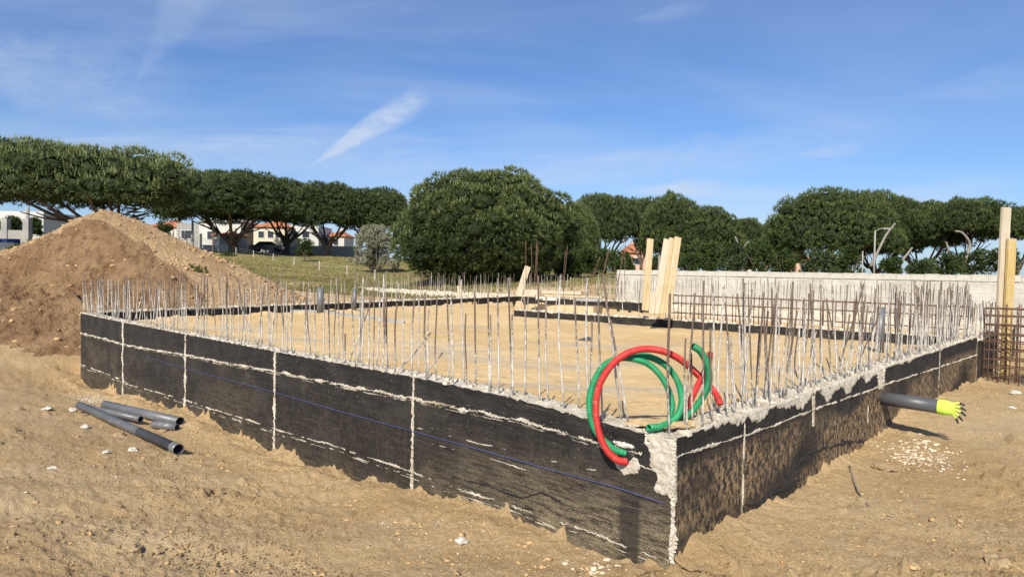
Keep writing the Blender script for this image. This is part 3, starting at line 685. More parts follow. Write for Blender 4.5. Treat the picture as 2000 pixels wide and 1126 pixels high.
seam(wr, [(.005, float(zTR(0)) - ZT), (0, float(zBR(0)) - ZT - .1)], oR, .020, .010, 2, seed=25, step=.012)
patch(wr, lambda T, Z: (.045 - T) * 1.0 + .035 * fbm(T * 16, Z * 16, 3), 0.002, .10, -.44, -.12, oR, .007, .008)
# the coat never reached the top here: ragged pale band with runs
tA0 = wall_tz(1400, 829, C, uR)[0]
patch(wr, lambda T, Z: Z + (.015 + .085 * ss(tA0 - .1, tA0 + .8, T)) * (.8 + 1.3 * fbm(T * 3, Z * 0 + 3, 4)) + .03 * fbm(T * 22, Z * 8, 3), tA0 - .2, tJ, -.26, .016, oR, .010, .008, amp=.010)
patch(wr, lambda T, Z: (.035 + .012 * fbm(T * 20, Z * 14, 3) - np.abs(T - (wall_tz(1588, 790, C, uR)[0] - (Z + .1) * .03))) * (Z > -.34), tA0, tJ, -.36, -.03, oR, .009, .011)
patch(wr, lambda T, Z: (T - (tJ - .26 - .12 * fbm(Z * 8, Z * 0, 3))) * (Z > -.25 + .10 * fbm(T * 9, Z * 9, 3)), tJ - .45, tJ + .012, -.30, .016, oR, .009, .014, amp=.016)
patch(wr, lambda T, Z: Z + .02 + .05 * np.maximum(0, fbm(T * 5, Z * 0 + 7, 3)) , tJ, lenR, -.10, .012, oR, .012, .006)
# a smear of black coating and a torn flap of membrane
seam(wr, wpts([(1690, 860), (1640, 865), (1580, 885), (1530, 905), (1535, 930)], C, uR), oR, .035, .008, 2, 'coating_flap', .03, 31).data.materials[0] = M_black
seam(wr, wpts([(1560, 935), (1530, 955), (1500, 965), (1480, 985), (1460, 985)], C, uR), oR, .016, .016, 2, 'coating_flap', .02, 33).data.materials[0] = M_black
seam(wl, wpts([(885, 930), (960, 950), (1020, 972), (1060, 960), (1095, 978)], C, uL), oL, .012, .012, 2, 'coating_flap', .02, 35).data.materials[0] = M_black
crumbs(wr, 0.1, lenR, zTR, oR, 600, .008, .04)
inv = (Matrix.Translation((C.x, C.y, ZT)) @ Matrix.Rotation(math.atan2(uR.y, uR.x), 4, 'Z')).inverted()
expl = [(1339, 661, 1336, 838), (1357, 572, 1343, 825), (1350, 690, 1352, 845), (1374, 548, 1373, 832), (1392, 553, 1397, 824), (1388, 640, 1392, 822), (1413, 560, 1404, 816), (1421, 650, 1421, 812), (1427, 655, 1437, 808), (1416, 590, 1436, 805), (1444, 635, 1450, 803), (1462, 575, 1472, 795), (1493, 600, 1491, 787), (1492, 570, 1476, 790), (1440, 573, 1460, 800)]
for i, (xt, yt, xb, yb) in enumerate(expl):
    ln = C - nR * (.05 if i % 2 else .18); t = max(.05, along(ln, uR, xb, yb)); base = ln + uR * t; base.z = float(zTR(t)) - .02
    bar(wr, inv, base, at(xt, yt, base.y + random.uniform(-.05, .15)))
tt = along(C, uR, 1478, 800)
while tt < lenR - .05:
    row = random.choice([.05, .12, .19]); base = C - nR * row + uR * tt; base.z = float(zTR(tt)) - .02
    h = random.choice([.85, .95, 1.02, .65]) + random.uniform(-.07, .07)
    wild = tt < tJ
    sg = .12 if (wild and random.random() < .5) else (.05 if wild else .03)
    bar(wr, inv, base, base + Vector((random.gauss(0, sg), random.gauss(0, sg), h)), thick=random.choice([.9, 1, 1.1]))
    tt += random.choice([.05, .08, .10, .12]) * (1.0 if wild else .72)
# starter bars bent low across the top
for k in range(14):
    tt = random.uniform(along(C, uR, 1400, 825), tJ); base = C - nR * .2 + uR * tt; base.z = float(zTR(tt)) - .01
    bar(wr, inv, base, base + uR * random.uniform(-.12, .12) - nR * random.uniform(0, .15) + Vector((0, 0, random.uniform(.10, .22))), thick=1.1)
# --- back walls
def back_wall(a, b, label, n_p, ztop, zbot, mface, mback, rows, dens, hrange, thick=.25, group='bitumen coated foundation walls', pal=None, tr=(0, 1), lean=.03, faceside=-1):
    u = (b - a); u.z = 0; ln = u.length; u.normalize(); root = wall_root(a, u, label, group=group)
    # the face turned to the camera
    nn = Vector((-u.y, u.x, 0)); mid = (a + b) / 2; out = 1 if nn.dot(CAM - mid) > 0 else -1
    zt = lambda t: ztop; zb = lambda t: zbot
    for i in range(n_p): panel(root, ln * i / n_p + (.01 if i else 0), ln * (i + 1) / n_p - .01, zt, zb, out, M_cement if (pal and i >= pal) else mface, thick, mback)
    seam(root, [(0.05, -.015), (ln - .05, -.015)], out, .02, .008, .15, seed=int(ln * 7))
    crumbs(root, .1, ln, zt, out, int(ln * 18), .02, .09)
    iv = (Matrix.Translation((a.x, a.y, ZT)) @ Matrix.Rotation(math.atan2(u.y, u.x), 4, 'Z')).inverted()
    t = ln * tr[0] + .1; k = 0
    while t < ln * tr[1] and k < 290:
        base = a + u * t - nn * out * random.choice(rows); base.z = ztop - .02
        h = random.uniform(*hrange)
        bar(root, iv, base, base + Vector((random.gauss(0, lean), random.gauss(0, lean), h)), thick=random.choice([1.0, 1.2, 1.4]))
        t += dens * random.uniform(.5, 1.5); k += 1
    return root, u, ln, iv
back_wall(L + (B - L).normalized() * .26, B, 'low back foundation wall, black inside, running in front of the soil heap', 6, ZT, .3, M_bitB, M_cement, [.06, .18], .16, (.55, .95))
rw = back_wall(B + (R2 - B).normalized() * .0, R2 - (R2 - B).normalized() * .26, 'rear foundation wall crowded with white bars before the pale boundary wall', 5, ZT, .25, M_bitB, M_cement, [.06, .18], .085, (.75, 1.05), tr=(0, .95), pal=2)
back_wall(WL, B + (WL - B).normalized() * .26, 'far unpainted pale foundation wall with upright bars on the grassy side', 4, ZT + .03, .35, M_cement, M_cement, [.06, .18], .17, (.75, 1.0), group='bitumen coated foundation walls')
back_wall(P0, P1 - uP * .15, 'low inner partition wall with black side crossing the sand floor', 4, ZT - .02, .45, M_bitB, M_cement, [.08, .16], .33, (.45, .75), tr=(.0, .55), lean=.05)
back_wall(Rr + (R2 - Rr).normalized() * .02, R2, 'short side foundation wall behind the steel cage on the right', 2, ZT - .1, .3, M_bitB, M_cement, [.06, .18], .2, (.6, .8))

# ------------------------------------------------------------------ boundary wall
Q0 = at(1205, 528, 29.5); Q1 = at(2140, 539, 19.0); Q0.z = Q1.z = 2.13
uQ = (Q1 - Q0); uQ.z = 0; lnQ = uQ.length; uQ.normalize()
bw = empty('boundary_wall', (Q0.x, Q0.y, 2.13), math.atan2(uQ.y, uQ.x), label='long pale rendered boundary wall behind the building site', cat='wall')
V = []; Fc = []; nx = 220; nz = 26; Hh = 2.6
for i in range(nx + 1):
    for j in range(nz + 1):
        x = lnQ * i / nx; z = -.235 - (Hh - .22) * j / nz; V.append((x, -.005 - .012 * mnoise.noise(Vector((x * 1.6, 0, z * 6))) - .006 * mnoise.noise(Vector((x * 6, 0, z * 14))), z))
for i in range(nx):
    for j in range(nz): a = i * (nz + 1) + j; Fc.append((a, a + 1, a + nz + 2, a + nz + 1))
bk = len(V); V += [(0, .18, -.22), (lnQ, .18, -.22), (lnQ, .18, -Hh), (0, .18, -Hh)]
Fc += [(bk, bk + 1, bk + 2, bk + 3), (0, nx * (nz + 1), bk + 1, bk), (0, bk, bk + 3, nz)]
obj('wall_body', mesh('wall_body', V, Fc, M_render), bw)
t = 0; blk = []
while t < lnQ - .1:
    wd = min(.42 + random.uniform(-.03, .03), lnQ - t)
    m_ = MB(); hh = .20 + random.uniform(-.012, .012)
    m_.box((0, .075 + random.uniform(-.006, .006), -.218 + hh / 2), (wd - .006, .205, hh), jit=.006)
    m_.obj('coping_block', M_render, bw, loc=(t + wd / 2, 0, 0)); t += wd

# ------------------------------------------------------------------ soil heap
pk = at(205, 408, 22.5)
def heap_h(x, y):
    # ridge runs off to the left
    ax, ay = pk.x, pk.y; bx, by = pk.x - 7.0, pk.y - .5
    ex, ey = bx - ax, by - ay; t = np.clip(((x - ax) * ex + (y - ay) * ey) / (ex * ex + ey * ey), 0, 1)
    d = np.hypot(x - ax - t * ex, y - ay - t * ey); zr = pk.z - 3.1 * t + .10 * np.exp(-((x - pk.x + .7) / .6) ** 2)
    slope = np.where(x > ax, .47, .60)
    slope = slope + .14 * ss(0, 1, np.abs(y - ay) / (np.abs(x - ax) + 1.5))
    z = zr - slope * (np.sqrt(d * d + .35) - .4) + .10 * fbm(x * .6, y * .6, 3)
    z = np.maximum(z, -2)
    # bite dug out of the front
    cx, cy = pk.x - .4 + 0 * x, pk.y - 6.2
    db = np.hypot((x - cx) * .78, y - cy); q9 = np.maximum(db, 0) / 4.9 + .05 * fbm(x * 1.3, y * 1.3 + 4, 3); zb = .10 + 1.5 * q9 + 2.1 * np.clip(q9, 0, 2) ** 8 + .45 * fbm(x * .9 + 2, y * .9, 4) + .28 * np.abs(fbm(x * 2.1, y * 1.6, 4, .6)) + .10 * fbm(x * 5, y * 5, 4, .6)
    cut = np.maximum(ss(-.03, .08, z - zb), ss(1.05, 1.0, q9))
    zz = np.minimum(z, zb)
    rough = .05 * fbm(x * 2.2, y * 2.2, 4, .6) + .045 * np.maximum(fbm(x * 7, y * 7, 3, .6), -.1) + .03 * fbm(x * 15, y * 15, 2, .6)
    rough = rough + cut * (.34 * np.abs(fbm(x * 2.6, y * 1.4 + 5, 4, .65)) + .07 * np.maximum(fbm(x * 6, y * 6 + 2, 3, .6), 0))
    return zz + rough, cut
hx_ = np.linspace(pk.x - 13, pk.x + 9.5, 470); hy_ = np.r_[np.linspace(pk.y - 7.5, pk.y + .6, 330), np.linspace(pk.y + .65, pk.y + 7, 60)]
HX_, HY_ = np.meshgrid(hx_, hy_); HZ, HC = heap_h(HX_, HY_); gb = base_z(HX_, HY_)
sdh = sdist(HX_, HY_, polyF)
idx = np.arange(HX_.size).reshape(HX_.shape); q = np.stack([idx[:-1, :-1], idx[:-1, 1:], idx[1:, 1:], idx[1:, :-1]], -1).reshape(-1, 4)
okv = ((HZ > gb - .25) & (sdh > .02)).ravel(); q = q[okv[q].all(1)]
u_, iv_ = np.unique(q, return_inverse=True)
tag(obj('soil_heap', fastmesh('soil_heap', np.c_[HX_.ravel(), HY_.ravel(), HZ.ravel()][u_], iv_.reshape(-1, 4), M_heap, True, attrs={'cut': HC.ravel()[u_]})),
    'tall heap of dug soil, pale on top with a brown cut face, left of foundation', 'soil heap')

# ------------------------------------------------------------------ loose stuff on the ground
def ico():
    t = (1 + 5 ** .5) / 2; v = np.array([(-1, t, 0), (1, t, 0), (-1, -t, 0), (1, -t, 0), (0, -1, t), (0, 1, t), (0, -1, -t), (0, 1, -t), (t, 0, -1), (t, 0, 1), (-t, 0, -1), (-t, 0, 1)], float)
    v /= np.linalg.norm(v[0]); f = np.array([(0, 11, 5), (0, 5, 1), (0, 1, 7), (0, 7, 10), (0, 10, 11), (1, 5, 9), (5, 11, 4), (11, 10, 2), (10, 7, 6), (7, 1, 8), (3, 9, 4), (3, 4, 2), (3, 2, 6), (3, 6, 8), (3, 8, 9), (4, 9, 5), (2, 4, 11), (6, 2, 10), (8, 6, 7), (9, 8, 1)])
    return v, f
IV, IF = ico()
def scatter(name, x, y, z, s, mat, flat=.6, **kw):
    n = len(x); v = IV[None] * s[:, None, None] * (1 + (rng.random((n, 12, 1)) - .5) * .7)
    v = v * np.stack([rng.uniform(.7, 1.4, n), rng.uniform(.7, 1.4, n), np.full(n, flat) * rng.uniform(.7, 1.2, n)], -1)[:, None]
    a = rng.uniform(0, 6.28, n); ca, sa = np.cos(a)[:, None], np.sin(a)[:, None]
    vx = v[..., 0] * ca - v[..., 1] * sa; vy = v[..., 0] * sa + v[..., 1] * ca
    V = np.stack([vx + x[:, None], vy + y[:, None], v[..., 2] + z[:, None]], -1).reshape(-1, 3)
    Fq = (IF[None] + (np.arange(n) * 12)[:, None, None]).reshape(-1, 3)
    return obj(name, fastmesh(name, V, Fq, mat), kind='stuff', **kw)
n = 11000; r_ = 2.6 * np.exp(rng.random(n) * math.log(14 / 2.6)); a_ = np.radians(rng.uniform(-46, 46, n)); x = r_ * np.sin(a_); y = r_ * np.cos(a_)
k = (sdist(x, y, polyF) > .03) & (fbm(x * 1.1 + 3, y * 1.1, 3) + rng.uniform(-.25, .4, n) > 0); x, y = x[k], y[k]
s = .003 + .020 * rng.random(len(x)) ** 10 + .0005 * np.hypot(x, y); scatter('soil_clods', x, y, soil_z(x, y) - s * .05, s, M_clod)
n = 3800; t = rng.uniform(0, lenL, n); d = rng.exponential(.28, n) + .03; x = C.x + uL.x * t + nL.x * d; y = C.y + uL.y * t + nL.y * d
s = .005 + .026 * rng.random(n) ** 8; scatter('soil_clods', x, y, soil_z(x, y) - s * .05, s, M_clod)
n = 900; t = rng.uniform(0, lenR, n); d = rng.exponential(.2, n) + .03; x = C.x + uR.x * t + nR.x * d; y = C.y + uR.y * t + nR.y * d
s = .004 + .02 * rng.random(n) ** 5; scatter('soil_clods', x, y, soil_z(x, y) - s * .05, s, M_clod)
n = 30000; r_ = 2.7 * np.exp(rng.random(n) ** 1.2 * math.log(8.5 / 2.7)); a_ = np.radians(rng.uniform(-42, 42, n)); x = r_ * np.sin(a_); y = r_ * np.cos(a_)
k = (sdist(x, y, polyF) > .03) & (fbm(x * 1.7 + 13, y * 1.7, 4, .6) + rng.uniform(-.22, .30, n) > 0); x, y = x[k], y[k]
s = (.0028 + .0012 * np.hypot(x, y)) * rng.uniform(.5, 1.25, len(x)); scatter('soil_grains', x, y, soil_z(x, y), s, M_ground, .8)
# clods on the heap
n = 4200; x = rng.uniform(pk.x - 6, pk.x + 7.5, n); y = rng.uniform(pk.y - 6.5, pk.y + .8, n); hz_, hc_ = heap_h(x, y); gb_ = base_z(x, y)
k = (hz_ > gb_) & (sdist(x, y, polyF) > .1) & ((hc_ < .5) | (rng.random(n) < .3)); x, y, hz_ = x[k], y[k], hz_[k]
s = .014 + .07 * rng.random(len(x)) ** 5; scatter('heap_clods', x, y, hz_ + s * .0, s, M_clod, .7)
def gpt(px, py):
    """ground point seen at a pixel"""
    d = ray(px, py); k = 1.5 / max(d.length, .1)
    lo, hi = 2.0, 40.0
    Y = 2 + np.arange(420) * .05; X = CAM.x + d.x / d.y * Y; Z = CAM.z + d.z / d.y * Y
    i = int(np.argmax(Z < soil_z(X, Y))); return Vector((X[i], Y[i], Z[i]))
def crumb_zone(name, px0, px1, py0, py1, n, s0, s1, mat):
    cx, cy = (px0 + px1) / 2, (py0 + py1) / 2; X = []; Y = []
    for _ in range(40):
        while True:
            a, b = random.uniform(-1, 1), random.uniform(-1, 1)
            if a * a + b * b < 1: break
        p = gpt(cx + a * (px1 - px0) / 2, cy + b * (py1 - py0) / 2); X.append(p.x); Y.append(p.y)
    X = np.array(X); Y = np.array(Y); i = rng.integers(0, 40, n); x = X[i] + rng.normal(0, .09, n); y = Y[i] + rng.normal(0, .09, n)
    k = sdist(x, y, polyF) > .02; x, y = x[k], y[k]; s = s0 + (s1 - s0) * rng.random(len(x)) ** 2.5
    scatter(name, x, y, soil_z(x, y) + s * .1, s, mat, .55)
crumb_zone('mortar_debris', 1700, 1850, 850, 905, 420, .006, .030, M_crumb)
crumb_zone('mortar_debris', 1760, 1880, 885, 925, 200, .005, .02, M_crumb)
crumb_zone('mortar_debris', 1100, 1215, 1098, 1122, 90, .006, .034, M_crumb)
crumb_zone('gravel_patch', 158, 200, 772, 790, 260, .006, .02, M_stonew)
crumb_zone('mortar_debris', 760, 1010, 940, 1110, 160, .003, .012, M_crumb)
crumb_zone('mortar_debris', 60, 340, 800, 1000, 130, .004, .014, M_crumb)
crumb_zone('mortar_debris', 1480, 1960, 960, 1110, 160, .003, .010, M_crumb)
def rock(px, py, w, label, mat, cat='stone', flat=.55, name='stone', group='loose stones on the bare soil', loc=None):
    p = loc or gpt(px, py); n_ = 12; V = []; Fc = []; sd = random.uniform(0, 99)
    for i in range(n_ + 1):
        for j in range(n_ * 2):
            th = math.pi * i / n_; ph = math.pi * j / n_; d = Vector((math.sin(th) * math.cos(ph), math.sin(th) * math.sin(ph), math.cos(th)))
            r = w / 2 * (1 + .55 * mnoise.noise(d * 1.3 + Vector((sd, 0, 0))) + .25 * mnoise.noise(d * 3.5 + Vector((0, sd, 0)))); d = d * r; d.z *= flat; V.append(d)
    for i in range(n_):
        for j in range(n_ * 2): Fc.append((i * n_ * 2 + j, (i + 1) * n_ * 2 + j, (i + 1) * n_ * 2 + (j + 1) % (n_ * 2), i * n_ * 2 + (j + 1) % (n_ * 2)))
    return obj(name, mesh(name, V, Fc, mat, False), loc=(p.x, p.y, p.z + w * flat * .22), rot=(0, 0, random.uniform(0, 6)), label=label, cat=cat, group=group)
rock(1950, 1108, .19, 'large tan boulder in the bottom right corner of the picture', M_stoneb, flat=.62)
rock(1728, 915, .22, 'flat tan stone on the soil below the white rubble', M_stoneb, flat=.35)
rock(902, 1058, .085, 'whitish stone alone on the sandy track at the bottom', M_stonew)
rock(92, 799, .12, 'white stone furthest left, level with the ends of the grey pipes', M_stonew, flat=.4)
rock(143, 801, .11, 'white stone touching the far end of the long grey pipe', M_stonew, flat=.5)
rock(166, 834, .10, 'white and grey stone in the open soil left of the long pipe', M_stonew, flat=.5)
rock(232, 852, .16, 'brown stone with white chips behind it, just left of the long pipe', M_stoneb, flat=.45)
rock(208, 883, .09, 'flat white stone on the soil under the middle of the long pipe', M_stonew, flat=.35)
rock(259, 879, .10, 'white stone left of the open end of the long pipe', M_stonew, flat=.5)
rock(102, 915, .09, 'white stone on the soil at the left, nearest the camera', M_stonew, flat=.4)
rock(318, 842, .13, 'yellow brown stone under the shortest grey pipe', M_stoneb, flat=.4)
rock(255, 1074, .13, 'flat sandy slab of soil near the bottom left edge', M_stoneb, flat=.35)
rock(1984, 768, .17, 'white stone at the right edge below the steel cage', M_stonew, flat=.4)
rock(1976, 797, .10, 'small white stone below the glove, at the right edge', M_stonew, flat=.4)
rock(1625, 935, .12, 'curved white scrap of mortar near the foot of the right wall', M_stonew, flat=.25, cat='mortar scrap')
rock(1778, 1106, .09, 'rounded tan stone by the bottom edge, right of centre', M_stoneb, flat=.6)
rock(1478, 1103, .05, 'small yellow pebble by the bottom edge near the wall corner', M_stoneb, flat=.6)
# rod on the right
pa, pb = gpt(1659, 915), gpt(1703, 1002); mid = (pa + pb) / 2 + Vector((-.03, 0, .02)); m_ = MB()
m_.tube(spline([pa + Vector((0, 0, .03)), mid, pb + Vector((0, 0, .015))], 6), .008, 6)
tag(m_.obj('steel_rod', M_barkpale, None, True), 'thin bent rod lying on the soil at the right', 'rod')

# ------------------------------------------------------------------ pipes
def pipe(name, a, b, r, label, mat=M_pvc, th=.004, socket=False, group=None, cat='pipe', n=24):
    a, b = Vector(a), Vector(b); d = (b - a).normalized(); root = empty(name, a, label=label, cat=cat, group=group)
    ax = d.orthogonal().normalized(); bx = d.cross(ax); ln = (b - a).length
    prof = [(0, r), (ln, r)] if not socket else [(0, r), (ln - .16, r), (ln - .14, r + .006), (ln, r + .006)]
    V = []; Fc = []
    full = prof + [(ln, (r + (.006 if socket else 0)) - th), (0, r - th)]; k = len(full)
    for q, (s, rr) in enumerate(full):
        for i in range(n): t = 6.28318 * i / n; V.append(d * s + (ax * math.cos(t) + bx * math.sin(t)) * rr)
    for q in range(k):
        q2 = (q + 1) % k
        for i in range(n): Fc.append((q * n + i, q * n + (i + 1) % n, q2 * n + (i + 1) % n, q2 * n + i))
    mi = []
    for q in range(k): mi += [1 if q == k - 2 else 0] * n
    o = obj('pipe_wall', mesh('pipe_wall', V, Fc, [mat, M_pipein], True, mi), root)
    return root
def gp(px, py, r):
    # pixel at the pipe's middle where it lies on the soil
    p = gpt(px, py + 6); return Vector((p.x, p.y, float(soil_z(np.array([p.x]), np.array([p.y]))[0]) + r + .005))
def gp2(px, py, h):
    Y0 = 3.0
    d = ray(px, py); Y = Y0 + np.arange(600) * .03; X = CAM.x + d.x / d.y * Y; Z = CAM.z + d.z / d.y * Y
    i = int(np.argmax(Z < base_z(X, Y) + h)); return Vector((X[i], Y[i], Z[i]))
G = 'grey drain pipes lying on the soil'
pipe('drain_pipe', gp2(155, 791, .09), gp2(349, 877, .09), .058, 'longest grey pipe lying nearest the camera on the soil', socket=True, group=G)
pipe('drain_pipe', gp2(205, 790, .09), gp2(352, 823, .09), .068, 'widest grey pipe lying nearest the black wall', group=G)
pipe('drain_pipe', gp2(170, 795, .08), gp2(275, 818, .07), .045, 'thin grey pipe between the longest and the widest pipe', group=G)
pipe('drain_pipe', gp2(299, 828, .07), gp2(346, 834, .07), .052, 'shortest grey pipe stub by the open end of the widest pipe', group=G)
# pipe through the right wall, with a glove pulled over its end
tp = wall_tz(1722, 777, C, uR)[0]; p_in = C + uR * tp; p_in.z = wall_tz(1722, 777, C, uR)[1]
pd = (nR + Vector((0, 0, -.02))).normalized()
Lp = 0.0
for i in range(200):
    Lp = i * .01; pp = p_in + pd * Lp; rel = pp - CAM; xx = 1000 + F * rel.dot(rt) / rel.dot(fwd)
    if xx > 1838: break
pipe('outlet_pipe', p_in - pd * .05, p_in + pd * Lp, .080, 'dark grey pipe sticking out of the right wall, wearing a glove', M_pvcd, n=32)
gl = empty('work_glove', p_in + pd * (Lp - .0), label='lime green work glove with black fingertips pulled over the pipe end', cat='glove')
ax = Vector((0, 0, 1)); ax = (ax - pd * ax.dot(pd)).normalized(); bx = pd.cross(ax); m_ = MB()
# cuff and palm taper from a round sleeve to a flat hand
secs = [(-.035, .083, .083), (-.02, .086, .086), (.01, .085, .085), (.05, .082, .078), (.085, .078, .058), (.11, .070, .040), (.125, .060, .026)]
for s_, ra, rb in secs:
    for i in range(28):
        t = 6.28318 * i / 28; wr_ = 1 + .02 * math.sin(5 * t + s_ * 60); m_.v.append(pd * s_ + (ax * math.cos(t) * ra + bx * math.sin(t) * rb) * wr_)
for q in range(len(secs) - 1):
    for i in range(28): m_.f.append((q * 28 + i, q * 28 + (i + 1) % 28, (q + 1) * 28 + (i + 1) % 28, (q + 1) * 28 + i)); m_.m.append(0)
m_.f.append(tuple((len(secs) - 1) * 28 + i for i in range(28))); m_.m.append(0)
m_.obj('palm', M_lime, gl, True)
for k, (off, ang, ln_) in enumerate([(.056, 18, .085), (.028, 4, .100), (.0, -14, .105), (-.028, -30, .095), (-.054, -52, .075)]):
    dirn = (pd * math.cos(R(ang)) + ax * math.sin(R(ang))).normalized(); droop = Vector((0, 0, -1))
    b0 = pd * .105 + ax * off; sidek = bx * (.012 * (k % 2 * 2 - 1))
    pts = [b0, b0 + dirn * ln_ * .4 + sidek * .5, b0 + dirn * ln_ * .75 + sidek + droop * .006, b0 + dirn * ln_ + sidek + droop * .018]
    f_ = MB(); sp = spline(pts, 4); f_.tube(sp, [.0135 * (1 - .25 * i / (len(sp) - 1)) for i in range(len(sp))], 8); fo = f_.obj('finger', M_lime, gl, True)
    t_ = MB(); e = sp[-1]; dd = (sp[-1] - sp[-3]).normalized(); t_.tube([sp[-5], sp[-3], e, e + dd * .028, e + dd * .036], [.0128, .0128, .0115, .009, .003], 8); t_.obj('fingertip', M_black, fo, True)
# pipes standing in the sand
def standing(px, pyt, pyb, Y, r, label, extra=None):
    b0 = at(px, pyb, Y); b0.z = float(fill_z(np.array([b0.x]), np.array([b0.y]))[0]) - .05; tp_ = at(px, pyt, Y)
    return pipe('standpipe', b0, (b0.x + .01, b0.y, tp_.z), r, label, M_pvc, group='grey pipes standing up out of the sand')
standing(625, 561, 612, 18.9, .095, 'thick grey pipe standing up by the back wall, left one')
standing(692, 562, 606, 20.2, .06, 'thinner grey pipe standing up by the back wall, right of the thick one')
standing(1717, 600, 690, 11.3, .07, 'grey pipe standing among the bars beside the right wall')
m_ = MB(); pts = [atz(545, 611, .66), atz(620, 611, .68), atz(700, 620, .70), atz(787, 632, .69)]
for i, p in enumerate(pts): p.z = float(fill_z(np.array([p.x]), np.array([p.y]))[0]) + .0
m_.tube(spline(pts, 6), .07, 10); tag(m_.obj('buried_pipe', M_grey, None, True), 'pale grey pipe half sunk in the sand floor at the back', 'pipe')
pl = atz(1141, 664, .72); m_ = MB(); m_.add([(-.13, -.05, .0), (.13, -.07, .01), (.12, .12, .05), (-.02, .02, .03)], [(0, 1, 2, 3)]); m_.add([(-.13, -.05, -.012), (.13, -.07, -.002), (.12, .12, .038), (-.02, .02, .018)], [(3, 2, 1, 0)])
m_.f += [(0, 4, 5, 1), (1, 5, 6, 2), (2, 6, 7, 3), (3, 7, 4, 0)]; m_.m += [0] * 4
pl.z = float(fill_z(np.array([pl.x]), np.array([pl.y]))[0]) + .02
tag(m_.obj('plastic_sheet', M_pvcd, None, loc=pl), 'small dark piece of plastic sheet on the sand floor', 'plastic scrap')

# ------------------------------------------------------------------ corrugated ducts
def duct(pts, r, mat, label, cat='hose', pitch=.0145, name='corrugated_duct', group='corrugated ducts at the corner of the foundation'):
    P = spline(pts, 14); cum = [0]
    for i in range(1, len(P)): cum.append(cum[-1] + (P[i] - P[i - 1]).length)
    tot = cum[-1]; nr = int(tot / pitch); n_ = 18
    def pos(s):
        i = min(int(np.searchsorted(cum, s, side='right')) - 1, len(P) - 2); i = max(i, 0)
        f = (s - cum[i]) / max(cum[i + 1] - cum[i], 1e-9); return P[i].lerp(P[i + 1], f)
    prof = [(0, .78), (.22, .80), (.38, 1.0), (.70, 1.0), (.86, .80)]
    V = []; Fc = []; prev = None
    sl_ = [((i + f) * pitch, k) for i in range(nr) for f, k in prof]
    for s, k in sl_:
        p = pos(s); d = (pos(min(s + .02, tot)) - pos(max(s - .02, 0))).normalized()
        a = d.orthogonal().normalized() if prev is None else (prev - d * prev.dot(d)).normalized(); prev = a; b = d.cross(a)
        for i in range(n_): t = 6.28318 * i / n_; V.append(p + (a * math.cos(t) + b * math.sin(t)) * r * k)
    m = len(sl_)
    # inside, so the open ends look hollow
    for j in (m - 1, m - 6, m - 14, m - 22):
        o = j * n_
        c = sum((V[o + i] for i in range(n_)), Vector()) / n_
        for i in range(n_): V.append(c + (V[o + i] - c).normalized() * r * .80)
    for j in (0, 6, 14, 22):
        o = j * n_; c = sum((V[o + i] for i in range(n_)), Vector()) / n_
        for i in range(n_): V.append(c + (V[o + i] - c).normalized() * r * .80)
    mi = []
    for j in range(m - 1):
        for i in range(n_): Fc.append((j * n_ + i, j * n_ + (i + 1) % n_, (j + 1) * n_ + (i + 1) % n_, (j + 1) * n_ + i)); mi.append(0)
    def ring(a, b, k):
        for i in range(n_): Fc.append((a * n_ + i, a * n_ + (i + 1) % n_, b * n_ + (i + 1) % n_, b * n_ + i)); mi.append(k)
    ring(m - 1, m, 0); ring(m, m + 1, 0); ring(m + 1, m + 2, 0); ring(m + 2, m + 3, 1)
    ring(0, m + 4, 0); ring(m + 4, m + 5, 0); ring(m + 5, m + 6, 0); ring(m + 6, m + 7, 1)
    Fc.append(tuple((m + 3) * n_ + i for i in range(n_))); mi.append(1); Fc.append(tuple((m + 7) * n_ + i for i in range(n_))); mi.append(1)
    return tag(obj(name, mesh(name, V, Fc, [mat, M_pipein], True, mi)), label, cat, group)
def wy(px, py, off):
    """depth (Y) of the left wall's outer face at a pixel, off metres outwards"""
    o = C + nL * off; return (on_plane(px, py, o, Vector((uL.y, -uL.x, 0)))).y
hole = lambda px, py, off: on_plane(px, py, C + nL * off, Vector((uL.y, -uL.x, 0)))
DR = .0262
red1 = [hole(1228, 903, -.10), hole(1222, 901, .01), hole(1205, 897, .075), hole(1186, 879, .125), hole(1171, 847, .14), hole(1164, 805, .13), at(1168, 762, 4.74), at(1180, 733, 4.77), at(1202, 705, 4.82), at(1231, 687, 4.90), at(1262, 681, 4.93), at(1293, 685, 4.97), at(1321, 697, 5.02), at(1344, 714, 5.08), at(1367, 735, 5.12), at(1385, 753, 5.14), at(1398, 768, 5.13), at(1408, 790, 5.08)]
duct(red1, DR, M_red, 'red duct looping high over the wall from the broken hole')
gr1 = [hole(1228, 888, -.10), hole(1221, 884, .0), hole(1203, 879, .035), hole(1184, 864, .05), hole(1168, 848, .065), hole(1157, 826, .07), hole(1151, 790, .07), at(1157, 754, 4.88), at(1174, 720, 4.91), at(1200, 702, 4.95), at(1230, 695, 5.00), at(1262, 695, 5.05), at(1290, 706, 5.08), at(1309, 722, 5.09), at(1325, 748, 5.06), at(1332, 780, 4.98), at(1325, 808, 4.86), at(1308, 825, 4.78), at(1288, 833, 4.60), at(1265, 835, 4.52)]
duct(gr1, DR, M_green, 'green duct coiled behind the red one, open end resting by the corner')
gr2 = [hole(1170, 862, -.02) if False else at(1180, 716, 4.99), at(1208, 700, 4.96), at(1239, 701, 4.96), at(1267, 711, 4.97), at(1290, 733, 4.97), at(1306, 762, 4.96), at(1313, 790, 4.93), at(1309, 815, 4.90), at(1314, 838, 4.93)]
duct(gr2, DR * .95, M_green, 'inner green duct of the coil, running down into the sand')
